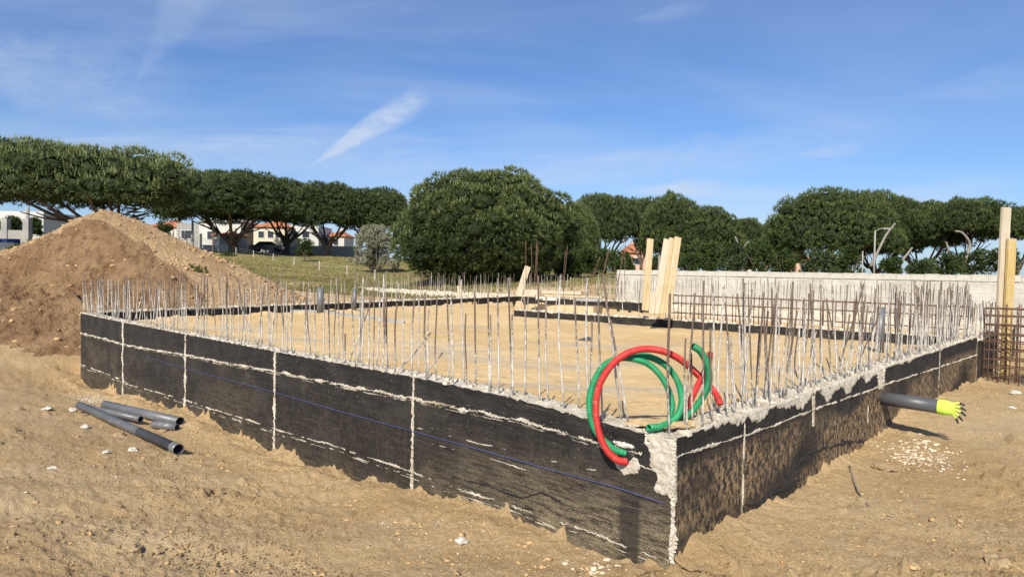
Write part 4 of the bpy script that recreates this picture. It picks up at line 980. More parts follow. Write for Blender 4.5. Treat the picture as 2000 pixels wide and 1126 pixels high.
gr3 = [at(1353, 675, 4.88), at(1368, 686, 4.90), at(1380, 708, 4.93), at(1385, 734, 4.96), at(1381, 757, 4.99), at(1370, 779, 5.02), at(1353, 801, 5.02), at(1335, 818, 5.0), at(1322, 832, 4.98), at(1318, 846, 5.0)]
duct(gr3, DR * 1.02, M_green, 'short upright green duct curling up to an open end on the right')
red2 = [at(1387, 687, 5.10), at(1384, 706, 5.10), at(1376, 726, 5.10), at(1366, 746, 5.10), at(1354, 770, 5.09), at(1343, 795, 5.06), at(1335, 815, 5.03), at(1330, 838, 5.02)]
duct(red2, DR, M_red, 'short upright red duct behind the upright green one')

# ------------------------------------------------------------------ formwork boards
def board(pa, pb, Y, dY, w, label, mat, th=.03, group='formwork boards leaning above the partition wall', cat='board', side=(1, .15, 0), zb=None):
    a = at(pa[0], pa[1], Y); b = at(pb[0], pb[1], Y + dY)
    if zb is not None: a.z = zb
    m_ = MB(); d = (b - a); root = obj('formwork_board', None) if False else None
    mm = MB(); mm.plank((0, 0, 0), (0, 0, d.length), w, th, (1, 0, 0)); me = mm.mesh('formwork_board', mat)
    o = obj('formwork_board', me, label=label, cat=cat, group=group); o.location = a
    z = d.normalized(); s_ = Vector(side); s_ = (s_ - z * s_.dot(z)).normalized(); y = z.cross(s_)
    o.rotation_mode = 'QUATERNION'; o.rotation_quaternion = Matrix(((s_.x, y.x, z.x), (s_.y, y.y, z.y), (s_.z, y.z, z.z))).to_quaternion()
    return o
Yp = lambda px, py: atz(px, py, ZT).y
yb_ = 15.3
board((1260, 606), (1270, 466), yb_ + .8, .35, .165, 'lone leaning board, left of the group of three', M_wood)
board((1280, 612), (1303, 467), yb_, .40, .165, 'leftmost and greyest board of the leaning group of three', M_woodpale)
board((1290, 612), (1313, 465), yb_ + .06, .40, .150, 'middle board of the leaning group of three', M_wood)
board((1303, 612), (1324, 463), yb_ + .02, .40, .165, 'rightmost board of the leaning group of three', M_wood)
board((1273, 612), (1274, 570), yb_ - .1, .05, .13, 'short pale board upright at the foot of the leaning boards', M_woodpale)
board((1012, 578), (1031, 520), 28.7, .3, .26, 'split pale board leaning at the far corner of the foundation', M_woodpale, group='formwork boards at the far corner')
board((898, 580), (896, 558), 28.7, .1, .16, 'stub of board standing on the far pale wall', M_woodpale, .05, group='formwork boards at the far corner')
bp_ = dict(group='tall props beside the steel cage')
board((1948, 745), (1965, 405), 13.6, .1, .20, 'tall pale board standing behind the steel cage', M_woodpale, .05, zb=0, **bp_)
board((1963, 745), (1976, 466), 13.52, .1, .185, 'shorter yellow board standing in front of the tall pale board', M_woodyel, .05, zb=0, **bp_)
board((1958, 745), (1967, 520), 13.50, .1, .03, 'narrow dark batten along the left edge of the yellow board', M_wood, .04, zb=0, **bp_)
# low stack of boards and blocks behind the partition
for k, (px, py, w_, h_, mat, lab) in enumerate([(1100, 571, 1.5, .10, M_woodpale, 'upper long pale board on the lumber stack behind the partition'), (1120, 578, 2.1, .06, M_wood, 'lower long brown board on the lumber stack behind the partition'),
        (1068, 583, .7, .12, M_stonew, 'pale block at the left end of the lumber stack'), (1150, 585, .9, .10, M_grey, 'grey block at the right end of the lumber stack'), (1040, 572, .5, .22, M_woodpale, 'pale upright offcut left of the lumber stack')]):
    p = at(px, py, 23.5 - k * .3); m_ = MB(); m_.box((0, 0, 0), (w_, .3, h_), jit=.01); m_.obj('lumber', mat, loc=p, rot=(0, 0, -.5 + k * .1), label=lab, cat='lumber', group='lumber stacked behind the partition')
m_ = MB(); ls = at(1105, 590, 23.2); m_.box((0, 0, 0), (2.4, .9, .28), -.45, jit=.03); m_.obj('lumber', M_wood, loc=(ls.x, ls.y, .68), label='bulk of the lumber stack lying in the rear trench', cat='lumber', group='lumber stacked behind the partition')

# ------------------------------------------------------------------ steel cages
VB = MB(); VB.tube([(0, 0, 0), (0.004, 0, .5), (0, 0, 1)], .010, 5); VBm = VB.mesh('vertical_bar', M_rust, True)
HB = MB(); HB.tube([(0, 0, 0), (0, .003, .5), (0, 0, 1)], .009, 5); HBm = HB.mesh('horizontal_bar', M_rust, True)
def link_bar(nm, me, root, a, b, th=1):
    d = b - a; o = bpy.data.objects.new(nm, me); COL.objects.link(o); o.parent = root; o.location = a - root.location
    o.rotation_mode = 'QUATERNION'; o.rotation_quaternion = d.to_track_quat('Z', 'Y'); o.scale = (th, th, d.length); return o
def cage(a, b, z0, z1, rows, sp, lay, label, th=1.0, jit=.04, cat='steel cage', mx=290):
    a = Vector(a); b = Vector(b); u = b - a; u.z = 0; ln = u.length; u.normalize(); n_ = Vector((-u.y, u.x, 0))
    root = empty('rebar_cage', (a.x, a.y, z0), label=label, cat=cat, group='rusty reinforcement cages'); c = 0
    for off in lay:
        for r in rows:
            link_bar('horizontal_bar', HBm, root, a + n_ * off + Vector((0, 0, r - a.z)), a + u * ln + n_ * off + Vector((0, 0, r - a.z + random.gauss(0, .02))), th)
        t = random.uniform(0, sp)
        while t < ln and c < mx:
            p = a + u * t + n_ * (off + .01); p.z = z0
            link_bar('vertical_bar', VBm, root, p, p + Vector((random.gauss(0, .01), random.gauss(0, .01), z1 - z0 + random.uniform(-jit, jit))), th); t += sp * random.uniform(.8, 1.2); c += 1
    return root
ca = P0 + uP * along(P0, uP, 1303, 620); cb = P0 + uP * (lenP - .1); pn = Vector((-uP.y, uP.x, 0)); pn = pn if pn.y > 0 else -pn
cage(ca + pn * .12, cb + pn * .12, .86, 1.50, [1.47, 1.28, 1.05], .20, [0, .25], 'long rusty steel cage standing along the partition wall', 1.1)
e0 = Rr + (Rr - C).normalized() * .35 + nR * .05; e1 = e0 + uP * 3.2
cage(e0, e1, -.05, 1.45, [1.42, 1.28, 1.10, .92, .78, .62, .44, .28, .12], .16, [0, .28, .56], 'tall dense rusty steel cage beyond the end of the right wall', 1.1, .10)
e2 = e0 + uP * .75 - Vector((.0, .25, 0))
cage(e2, e2 + uP * 1.4, -.05, 1.35, [1.3, 1.1, .95, .8, .6, .5, .3, .2], .10, [0, .2], 'nearest rusty column cage at the right edge of the picture', 1.2, .05)
# tall thin rods by the far corner
TB = ['tall thin upright bar before the round pine, leftmost of them all', 'tall thin bar second from the left before the round pine, leaning right', 'thin bar crossing its neighbour before the round pine, leaning furthest right', 'tallest thin bar of the left cluster, leaning back left', 'rightmost upright thin bar of the cluster before the round pine', 'long thin bar leaning right beside the right flank of the round pine', 'shorter thin bar next to the long one by the right flank of the round pine',
 'longest slanting thin bar above the left part of the lumber stack', 'slanting thin bar close under the longest slanting one', 'slanting thin bar crossing towards the boundary wall end, the lower one', 'slanting thin bar rising higher than its crossing partner near the boundary wall', 'highest thin upright bar just in front of the left end of the boundary wall', 'leftmost slanting thin bar above the lumber stack', 'only thin bar leaning left, above the right part of the lumber stack']
for i, (xb, yb, xt, yt, Y) in enumerate([(1028, 575, 1027, 468, 27.5), (1034, 575, 1038, 480, 27.4), (1040, 575, 1048, 478, 27.6), (1053, 575, 1049, 470, 27.2), (1052, 575, 1051, 482, 27.1), (1098, 560, 1108, 480, 26.8), (1102, 560, 1104, 490, 26.8), (1165, 560, 1190, 485, 26), (1160, 565, 1187, 490, 26), (1198, 570, 1222, 480, 25.5), (1203, 570, 1218, 470, 25.5), (1221, 570, 1221, 460, 25.3), (1150, 570, 1172, 500, 26.2), (1210, 565, 1200, 520, 25.4)]):
    m_ = MB(); a = at(xb, yb, Y); b = at(xt, yt, Y + .1); a.z = .86; m_.tube(spline([a, a.lerp(b, .5) + Vector((random.gauss(0, .05), 0, 0)), b], 4), .012, 5)
    tag(m_.obj('tall_bar', M_rust, None, True), TB[i], 'steel bar', 'tall thin bars at the far corner')

# ------------------------------------------------------------------ trees
def tuft_cloud(Pt, Nn, tone, blades, ln, wd, spread, upb):
    n_ = len(Pt); P = np.repeat(Pt, blades, 0); D = np.repeat(Nn, blades, 0) + rng.normal(0, spread, (n_ * blades, 3)); D[:, 2] += upb
    D /= np.linalg.norm(D, axis=1, keepdims=True); Sx = np.cross(D, rng.normal(0, 1, D.shape)); Sx /= np.linalg.norm(Sx, axis=1, keepdims=True) + 1e-9
    l_ = ln * rng.uniform(.6, 1.3, (len(P), 1)); V = np.stack([P - Sx * wd / 2, P + Sx * wd / 2, P + D * l_], 1).reshape(-1, 3)
    return V, np.arange(len(V)).reshape(-1, 3), np.repeat(tone, blades * 3) + rng.uniform(-.08, .08, len(V))
def crown_mesh(name, clumps, n_t, ln, wd, mat, candles=0, cl=.3, cw=.03, blades=6, seed=0, upb=.25, core=.64, flip=False):
    cl_ = np.array(clumps); cc = cl_[:, :3]; cr = cl_[:, 3]
    w_ = cr ** 2 / (cr ** 2).sum(); i = rng.choice(len(cr), n_t, p=w_)
    d = rng.normal(0, 1, (n_t, 3)); d /= np.linalg.norm(d, axis=1, keepdims=True)
    P = cc[i] + d * cr[i][:, None] * rng.uniform(.80, 1.06, (n_t, 1)) * np.array([1, 1, .8])
    ok = np.ones(n_t, bool)
    for j in range(len(cr)):
        dd = (P - cc[j]) / np.array([1, 1, .8]); q = (dd ** 2).sum(1) < (cr[j] * .80) ** 2; ok &= ~(q & (i != j))
    P, d, i = P[ok], d[ok], i[ok]
    ctone = rng.uniform(0, .8, len(cr))
    V, Fq, T = tuft_cloud(P, d, ctone[i] * .85 + rng.uniform(0, .3, len(P)), blades, ln, wd, .55, upb); mi = np.zeros(len(Fq), int)
    Vs, Fs, Ts, Ms = [V], [Fq], [T], [mi]; off = len(V)
    # opaque dark core lump in each clump, closes see-through gaps
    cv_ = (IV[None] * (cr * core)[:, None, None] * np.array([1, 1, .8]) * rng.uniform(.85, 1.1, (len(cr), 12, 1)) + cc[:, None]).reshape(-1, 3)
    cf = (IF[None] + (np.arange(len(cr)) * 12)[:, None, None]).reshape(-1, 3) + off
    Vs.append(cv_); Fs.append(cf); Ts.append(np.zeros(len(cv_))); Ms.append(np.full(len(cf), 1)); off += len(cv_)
    if candles:
        up = np.where((d[:, 2] > -.1))[0]; pr = .15 + np.maximum(d[up, 2], 0); pr /= pr.sum(); s_ = rng.choice(up, min(candles, len(up)), replace=False, p=pr); p = P[s_] + d[s_] * ln * .3
        a = rng.uniform(0, 6.28, len(s_)); sx_ = np.stack([np.cos(a), np.sin(a), a * 0], -1) * cw / 2; tip = p + np.c_[rng.normal(0, .05, (len(s_), 2)), cl * rng.uniform(.5, 1.2, len(s_))]
        sy_ = np.stack([-np.sin(a), np.cos(a), a * 0], -1) * cw / 2
        cvv = np.stack([p - sx_, p + sx_, tip, p - sy_, p + sy_, tip], 1).reshape(-1, 3)
        Vs.append(cvv); Fs.append(np.arange(len(cvv)).reshape(-1, 3) + off); Ts.append(np.ones(len(cvv))); Ms.append(np.full(len(cvv) // 3, 2))
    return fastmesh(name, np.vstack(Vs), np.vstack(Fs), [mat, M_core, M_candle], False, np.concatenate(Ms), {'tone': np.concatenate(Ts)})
def umbrella_clumps(rx, rz, zb, n_, rc, under=.35, irr=.12, seed=0, fl=3.2, fe=.60):
    """dome of foliage clumps, flat below. zb is the height of its underside"""
    rs_ = np.random.default_rng(seed); out = []; ph = seed * 1.3
    for k in range(n_):
        t = (k + .5) / n_; r = math.sqrt(t); a = k * 2.39996 + ph; j = rs_.uniform(.90, 1.05) + irr * math.sin(3 * a + ph) + irr * .7 * math.sin(5 * a + 2 * ph)
        x = r * math.cos(a) * rx * j; y = r * math.sin(a) * rx * j; h = rz * (max(0, 1 - r ** fl)) ** fe
        c = rc * rs_.uniform(.75, 1.25); out.append((x * (1 - c / rx * .7), y * (1 - c / rx * .7), zb + h + rs_.uniform(-.12, .12) * rz, c))
    for k in range(int(n_ * under)):
        t = (k + .5) / (n_ * under); r = math.sqrt(t) * .92; a = k * 2.39996 + ph + 1; out.append((r * math.cos(a) * rx, r * math.sin(a) * rx, zb + rz * .10 + rs_.uniform(0, .25) * rz * (1 - r * .6), rc * rs_.uniform(.6, 1.0)))
    return out
def round_clumps(rx, rz, zc, n_, rc, seed=0, zmin=.3):
    rs_ = np.random.default_rng(seed); out = []
    for k in range(n_):
        zf = 1 - 2 * (k + .5) / n_; a = k * 2.39996; r = math.sqrt(max(0, 1 - abs(zf) ** 2.3)); c = rc * rs_.uniform(.7, 1.3)
        j = 1 + .07 * math.sin(3 * a + zf * 4) + .05 * math.sin(7 * a)
        z = zc + zf * rz * (1 if zf > 0 else .92) + rs_.uniform(-.1, .1) * rc; r *= (1 - .16 * max(0, zf)) * rs_.uniform(.88, 1.08)
        out.append((r * rx * j * math.cos(a) * (1 - c / rx * .6), r * rx * j * math.sin(a) * (1 - c / rx * .6), max(z, zmin), c))
    out.append((0, 0, zc, rx * .66)); return out
def limbs(zb, rx, rz, n_, r0, seed, lean=0.0, ox=0.0, fork=.35, mat=None, twig=3):
    rs_ = random.Random(seed); m_ = MB(); zf = zb * fork
    p0 = Vector((0, 0, -.3)); p1 = Vector((lean * .4, 0, zf)); m_.tube(spline([p0, p0.lerp(p1, .5) + Vector((rs_.uniform(-.1, .1), 0, 0)), p1], 4), [r0 * (1.25 - .3 * i / 8) for i in range(9)], 9)
    for k in range(n_):
        a = 6.283 * k / n_ + rs_.uniform(-.4, .4); rr = rx * rs_.uniform(.35, .75); e = Vector((math.cos(a) * rr * (.7 if ox else 1) + ox, math.sin(a) * rr, zb + rz * rs_.uniform(.15, .4)))
        mid = p1.lerp(e, .45) + Vector((0, 0, -rz * .12 + rs_.uniform(-.2, .2))); sp = spline([p1 - Vector((0, 0, .25)), p1.lerp(mid, .5) + Vector((rs_.uniform(-.2, .2), 0, .15)), mid, e], 5)
        m_.tube(sp, [r0 * .68 * (1 - .75 * i / (len(sp) - 1)) for i in range(len(sp))], 7)
        for q in range(twig):
            b0 = sp[int(len(sp) * rs_.uniform(.4, .85))]; a2 = a + rs_.uniform(-1, 1); e2 = b0 + Vector((math.cos(a2) * rx * .3, math.sin(a2) * rx * .3, rz * rs_.uniform(.15, .5)))
            m_.tube(spline([b0, b0.lerp(e2, .5) + Vector((0, 0, -.1)), e2], 3), [r0 * .22 * (1 - .6 * i / 6) for i in range(7)], 5)
    return m_
TREES = 'umbrella pines around the site'
def tree(px, ytop, Y, wpx, ycb, zbase, crown, trunk, spec, label, rot=0, shift=0, name='umbrella_pine', group=TREES, cat='pine tree', sy=1):
    """spec=(rx,zb,ztop) of the mesh; scaled so that width, underside and top match"""
    rx, zb, zt = spec; topz = at(px, ytop, Y).z; x = at(px, ytop, Y).x
    # measure heights at the tree's own depth
    sc = (wpx / F * Y / 2) / rx; h = topz - zbase; sz = h / zt
    root = empty(name, (x, Y, zbase), 0 if shift else rot, label=label, cat=cat, group=group)
    for nm, me in (('trunk', trunk), ('crown', crown)):
        if me: obj(nm, me, root, scale=(sc, sc * sy, sz), loc=(shift, 0, 0) if nm == 'crown' else (0, 0, 0))
    return root
# variants
CT = []
def variant(rx, rz, zb, n_, rc, nt, ln, wd, mat, seed, candles=0, cl=.3, cw=.03, r0=.28, nl=5, fork=.35, under=.35, fl=3.2, fe=.60):
    c = crown_mesh('crown', umbrella_clumps(rx, rz, zb, n_, rc, under=under, seed=seed, fl=fl, fe=fe), nt, ln, wd, mat, candles, cl, cw, seed=seed)
    t = limbs(zb, rx, rz, nl, r0, seed, fork=fork).mesh('trunk', M_bark, True)
    return c, t, (rx, zb, zb + rz + rc * .75)
vA = variant(7.5, 2.1, 5.0, 120, .98, 34000, .24, .045, M_needle2, 1, 6000, .38, .034, r0=.34, nl=6, fork=.35, fl=6, fe=.5, under=.7)
vB = variant(8, 4.2, 4.6, 120, 1.15, 22000, .34, .075, M_needle, 2, 1300, .34, .05, r0=.5, nl=5, fork=.30, under=.5, fl=2.5)
vC = variant(6, 3.6, 4.6, 85, 1.05, 15000, .34, .075, M_needle, 3, 800, .3, .05, r0=.42, nl=5, fork=.3, under=.45)
vD = variant(5.5, 4.2, 3.2, 95, .95, 15000, .34, .075, M_needle2, 4, 600, .3, .05, r0=.36, nl=6, fork=.4, under=.7)
vG = variant(6.5, 2.3, 6.3, 75, .95, 15000, .32, .07, M_needle2, 8, 600, .3, .05, r0=.32, nl=6, fork=.30, under=.35, fl=3)
vE = variant(8.5, 4.6, 4.0, 150, 1.1, 25000, .34, .075, M_needle2, 5, 1300, .3, .05, r0=.48, nl=6, fork=.35, under=.6)
tree(232, 296, 31, 545, 415, 1.35, vA[0], limbs(4.85, 7.5, 2.2, 7, .34, 9, ox=-2.6, fork=.5).mesh('trunk', M_bark, True), vA[2], 'huge near umbrella pine with pale shoots, above the soil heap', 0, -3.25, sy=.62)
tree(455, 340, 84, 300, 450, 3.3, vB[0], vB[1], vB[2], 'broad pine with a low forked trunk in front of the white houses', .9)
tree(560, 356, 96, 190, 455, 3.5, vC[0], vC[1], vC[2], 'pine second from the left in the group before the houses', 1.4)
tree(640, 363, 90, 175, 450, 3.1, vC[0], vC[1], vC[2], 'pine with a thick dark trunk, in the middle of the left group', 2.9)
tree(735, 373, 92, 160, 455, 2.9, vC[0], vC[1], vC[2], 'rounded pine standing behind the silvery tree', 4.2)
tree(1180, 384, 72, 150, 470, 1.2, vC[0], vC[1], vC[2], 'pine just right of the big round tree', .3)
tree(1255, 392, 80, 130, 470, 1.2, vG[0], vG[1], vG[2], 'pine standing over the glimpse of an orange roof', 3.6)
tree(1318, 394, 70, 140, 480, 1.0, vD[0], vD[1], vD[2], 'pine seen behind the leaning boards', .2)
tree(1306, 386, 115, 60, 400, 1.5, vD[0], vD[1], vD[2], 'small distant pine top poking above the row', 2.2)
tree(1385, 415, 68, 150, 480, 1.0, vD[0], vD[1], vD[2], 'lower dense pine right of the leaning boards', 1.9)
tree(1455, 430, 78, 95, 475, 1.0, vC[0], vC[1], vC[2], 'small pine with pale branches in the dip of the row', 5.0)
tree(1520, 438, 74, 100, 480, 1.0, vD[0], vD[1], vD[2], 'small low pine left of the broad right hand pine', 3.3)
tree(1625, 380, 62, 245, 480, 1.0, vE[0], vE[1], vE[2], 'broadest dense pine on the right, behind the boundary wall', .5)
tree(1715, 386, 66, 170, 478, 1.0, vD[0], vD[1], vD[2], 'dense pine behind the grey lamp pole', 4.4)
tree(1800, 400, 64, 160, 465, 1.0, vC[0], vC[1], vC[2], 'pine with open bare limbs right of the lamp pole', 2.1)
tree(1885, 393, 60, 180, 455, 1.0, vG[0], vG[1], vG[2], 'pine with bright sky under its crown near the tall boards', 3.9)
tree(1990, 408, 58, 150, 465, 1.0, vG[0], vG[1], vG[2], 'pine cut by the right edge of the picture', .8)
# the round one
rc_ = round_clumps(5.4, 3.45, 3.45, 130, 1.0, 11)
cm_ = crown_mesh('crown', rc_, 40000, .27, .048, M_needle2, 5000, .30, .036, seed=6, upb=.35)
tm_ = MB(); tm_.tube(spline([(0, 0, -.4), (.1, 0, .8), (0, 0, 2.5)], 4), [.26] * 9, 8); tm_.tube(spline([(-1.9, .5, -.4), (-1.8, .5, .8), (-1.2, 0, 2.4)], 4), [.16] * 9, 7)
tp_ = at(965, 332, 42); zb_ = 1.35; rt_ = empty('round_pine', (tp_.x - .45, 42, zb_), 0, label='large rounded pine with foliage down to the ground in the centre', cat='pine tree', group=TREES)
sc_ = (tp_.z - zb_) / (3.55 + 3.45 + .6)
obj('trunk', tm_.mesh('trunk', M_bark, True), rt_, loc=(.7, -.5, 0)); obj('crown', cm_, rt_, scale=(1.0, 1.0, sc_))
# tapered shoulder tree behind it
tree(1125, 395, 58, 95, 500, 1.2, cm_, tm_.mesh('trunk', M_bark), (5.6, 0, 7.6), 'narrower bushy pine half hidden behind the big round one', 2.0, name='round_pine')
def shrub(px, ytop, ybase, Y, wpx, mat, label, n_t=2600, name='shrub', cat='shrub', stems=True, group='shrubs beyond the site', ln=.18, wd=.07, open_=.0, barkm=None):
    top = at(px, ytop, Y); bs = at(px, ybase, Y); w_ = wpx / F * Y / 2; h = top.z - bs.z
    cl = []; rs_ = random.Random(int(px))
    for k in range(190 if open_ else 26):
        a = rs_.uniform(0, 6.28); r = w_ * math.sqrt(rs_.random()) * (.95 if open_ else .8); zf = rs_.uniform(.10 if open_ else .25, .95)
        cl.append((r * math.cos(a) * math.sqrt(1.1 - zf * .7), r * math.sin(a) * math.sqrt(1.1 - zf * .7), h * zf, w_ * (rs_.uniform(.06, .15) if open_ else rs_.uniform(.16, .34))))
    root = empty(name, (bs.x, Y, bs.z), label=label, cat=cat, group=group)
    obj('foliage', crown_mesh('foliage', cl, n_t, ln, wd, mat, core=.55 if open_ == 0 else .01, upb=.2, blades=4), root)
    m_ = MB()
    for k in range(16 if open_ else 9):
        a = rs_.uniform(0, 6.28); e = Vector((math.cos(a) * w_ * .75, math.sin(a) * w_ * .75, h * rs_.uniform(.6, .95)))
        m_.tube(spline([(0, 0, -.2), (e.x * (.55 if open_ else .3), e.y * .4, h * (.22 if open_ else .3)), e], 4), [.05 * h / 3 * (1 - .8 * i / 8) for i in range(9)], 5)
    m_.obj('stem', barkm or M_bark, root, True)
    return root
shrub(733, 438, 530, 60, 105, M_olive, 'silvery grey leafed tree left of the big round pine', 15000, 'olive_tree', 'olive tree', open_=1, ln=.13, wd=.06, barkm=M_barkpale)
shrub(595, 468, 505, 72, 40, M_shrub, 'small green bush on the grass field in front of the pines', 1200)
shrub(320, 432, 470, 88, 42, M_shrub, 'rounded bright green garden tree beside the orange roof', 1600)
shrub(20, 428, 465, 45, 60, M_shrub, 'green hedge behind the grey wall at the left edge', 1800)
shrub(62, 430, 462, 44, 40, M_shrub, 'dark green bush just left of the soil heap', 1400)
shrub(447, 496, 503, 74, 34, M_shrub, 'low leafy weed patch on the field by the first fence post', 500)
shrub(1110, 500, 545, 44, 60, M_shrub, 'green bush right of the big round pine', 1700)
shrub(1160, 485, 540, 50, 80, M_shrub, 'taller bush behind the thin rusty bars', 2000)
shrub(1215, 495, 540, 46, 60, M_shrub, 'bush at the left end of the boundary wall', 1700)
for i, (px, yt, w_) in enumerate([(1290, 500, 60), (1345, 498, 60), (1385, 470, 70), (1430, 480, 60), (1480, 478, 70), (1530, 488, 60), (1600, 490, 80), (1660, 484, 70), (1740, 503, 50), (1795, 508, 60), (1850, 500, 70), (1900, 492, 70), (1960, 490, 80)]):
    shrub(px, yt, 545, 50 + (i % 3) * 2, w_, M_shrub if i % 3 else M_needle, ['bush above the boundary wall between the lone board and the group', 'low bush right beside the leaning boards', 'tall dark undergrowth right of the leaning boards', 'bush left of the pale dead branch', 'bush under the small low pine', 'bush left of the half hidden orange house', 'bush below the broadest pine', 'dark bush left of the lamp pole', 'low bush right of the lamp pole', 'bush under the open bare limbs', 'bush left of the brightest gap under the pines', 'bush in the gap left of the tall boards', 'bush behind the tall boards'][i], 1300, ln=.2, wd=.08)
# Norfolk pine
p = at(262, 437, 95); tpz = at(262, 392, 95).z; nr = empty('norfolk_pine', (p.x, 95, p.z - 2), label='tiered narrow conifer rising behind the soil heap', cat='conifer'); m_ = MB(); m_.tube([(0, 0, -1), (0, 0, tpz - p.z + 2)], [.14, .03], 6); m_.obj('trunk', M_bark, nr)
m_ = MB(); hN = tpz - p.z + 2
for q in range(9):
    z = 1.2 + (hN - 1.4) * q / 8; rr = 1.6 * (1 - q / 10.5)
    for a in range(6):
        t = a * 1.047 + q * .5
        for f in range(7):
            c = Vector((math.cos(t), math.sin(t), .12)) * rr * (f + 1) / 7 + Vector((0, 0, z)); m_.box(c, (.32, .16, .12), t, jit=.05)
m_.obj('foliage', M_core, nr)
# bare pale limbs on the right
def limb(px, py, Y, pts, r, label):
    m_ = MB(); P = [at(px + a, py + b, Y) for a, b in pts]; o = P[0]; root = None
    m_.tube(spline([q - o for q in P], 5), [r * (1 - .6 * i / (len(P) * 5)) for i in range((len(P) - 1) * 5 + 1)], 7)
    return obj('dead_trunk', m_.mesh('dead_trunk', M_barkpale, True), loc=o, label=label, cat='dead tree', group='pale bare trunks beneath the pines')
limb(1448, 528, 60, [(0, 0), (-2, -20), (-4, -45), (-12, -66)], .12, 'pale bare trunk with a bend, under the small pine in the dip')
limb(1446, 495, 60, [(0, 0), (6, -12), (16, -24)], .07, 'pale short fork leaning right under the small pine in the dip')
limb(1700, 520, 55, [(0, 0), (15, -30), (30, -60), (48, -84)], .13, 'pale diagonal bare limb right of the lamp pole')
limb(1758, 515, 55, [(0, 0), (10, -14), (24, -32)], .12, 'pale bare limb leaning right beneath the open pine')
limb(1880, 525, 54, [(0, 0), (8, -25), (14, -50), (0, -70), (-14, -74)], .13, 'pale bent trunk under the pine near the tall boards')
limb(1862, 512, 56, [(0, 0), (-8, -20), (-14, -40)], .11, 'pale bare trunk leaning left, in the gap under the pines')

# ------------------------------------------------------------------ poles, fences
def pole(px, yt, yb, Y, r, label, mat=M_grey, head=False, name='utility_pole', cat='pole', group='poles beyond the site'):
    a = at(px, yb, Y); b = at(px, yt, Y); root = empty(name, (a.x, Y, a.z - 1.2), label=label, cat=cat, group=group); m_ = MB(); m_.tube([(0, 0, 0), (0, 0, b.z - a.z + 1.2)], [r, r * .7], 8); m_.obj('post', mat, root, True)
    if head:
        m_ = MB(); hz2 = b.z - a.z + 1.2; m_.tube([(0, 0, hz2 - .05), (.3, 0, hz2 + .12), (.6, 0, hz2 + .15)], .03, 6); m_.obj('arm', mat, root, True); m_ = MB(); m_.box((.75, 0, hz2 + .15), (.5, .2, .1), jit=.01); m_.obj('lamp_head', mat, root)
    return root
pole(1707, 450, 528, 48, .075, 'grey street lamp pole behind the boundary wall, tallest one', head=True, name='street_lamp', cat='street lamp')
pole(1450, 484, 528, 50, .06, 'short grey pole behind the boundary wall, below the dip in the trees')
pole(1684, 490, 528, 50, .06, 'thin short pole just left of the street lamp')
pole(376, 430, 492, 80, .18, 'tall pale concrete pole left of the low forked pine')
pole(416, 440, 496, 78, .13, 'dark slender pole right of the pale concrete pole', M_bark)
pole(54, 405, 470, 42, .15, 'concrete pole rising from the left slope of the soil heap')
pole(1287, 500, 530, 48, .10, 'thick weathered post between the leaning boards', M_barkpale)
# field fence
fp = [(460.6, 483, 495.5, 80), (495, 489, 503.6, 75), (533.5, 495, 512, 70), (574, 502, 518, 65), (623.5, 509, 527, 60), (677.5, 518, 537.5, 55), (732, 526, 546.5, 50)]
fe = empty('wire_fence', at(460.6, 495.5, 80), label='low wire fence on thin posts crossing the grass field', cat='fence'); o0 = at(460.6, 495.5, 80)
tops = []
for a in fp:
    b0 = at(a[0], a[2], a[3]); t0 = at(a[0], a[1], a[3]); m_ = MB(); m_.tube([(0, 0, -.5), (.01, 0, t0.z - b0.z)], [.042, .036], 6); m_.obj('fence_post', M_stonew, fe, loc=b0 - o0); tops.append((t0 - o0, b0 - o0))
m_ = MB()
for f in (.08, .4, .75):
    m_.tube([a.lerp(b, f) for a, b in tops], .007, 4)
m_.obj('wire', M_wire, fe)
# fence and gate pillars in front of the houses
gf = empty('yard_fence', at(300, 470, 84), label='concrete post fence in front of the white houses, behind the heap', cat='fence'); o0 = gf.location.copy()
for px, yt in [(315, 452), (337, 450), (362, 450), (348, 462), (392, 456), (428, 458)]:
    b0 = at(px, 484, 84); t0 = at(px, yt, 84); m_ = MB(); m_.box((0, 0, (t0.z - b0.z) / 2 - .4), (.22, .22, t0.z - b0.z + .8)); m_.obj('fence_post', M_stonew, gf, loc=b0 - o0)
m_ = MB(); a = at(300, 462, 84) - o0; b = at(440, 468, 84) - o0
for k in range(6): m_.tube([a + Vector((0, 0, -.25 * k)), b + Vector((0, 0, -.25 * k))], .02, 4)
m_.obj('wire', M_wire, gf)

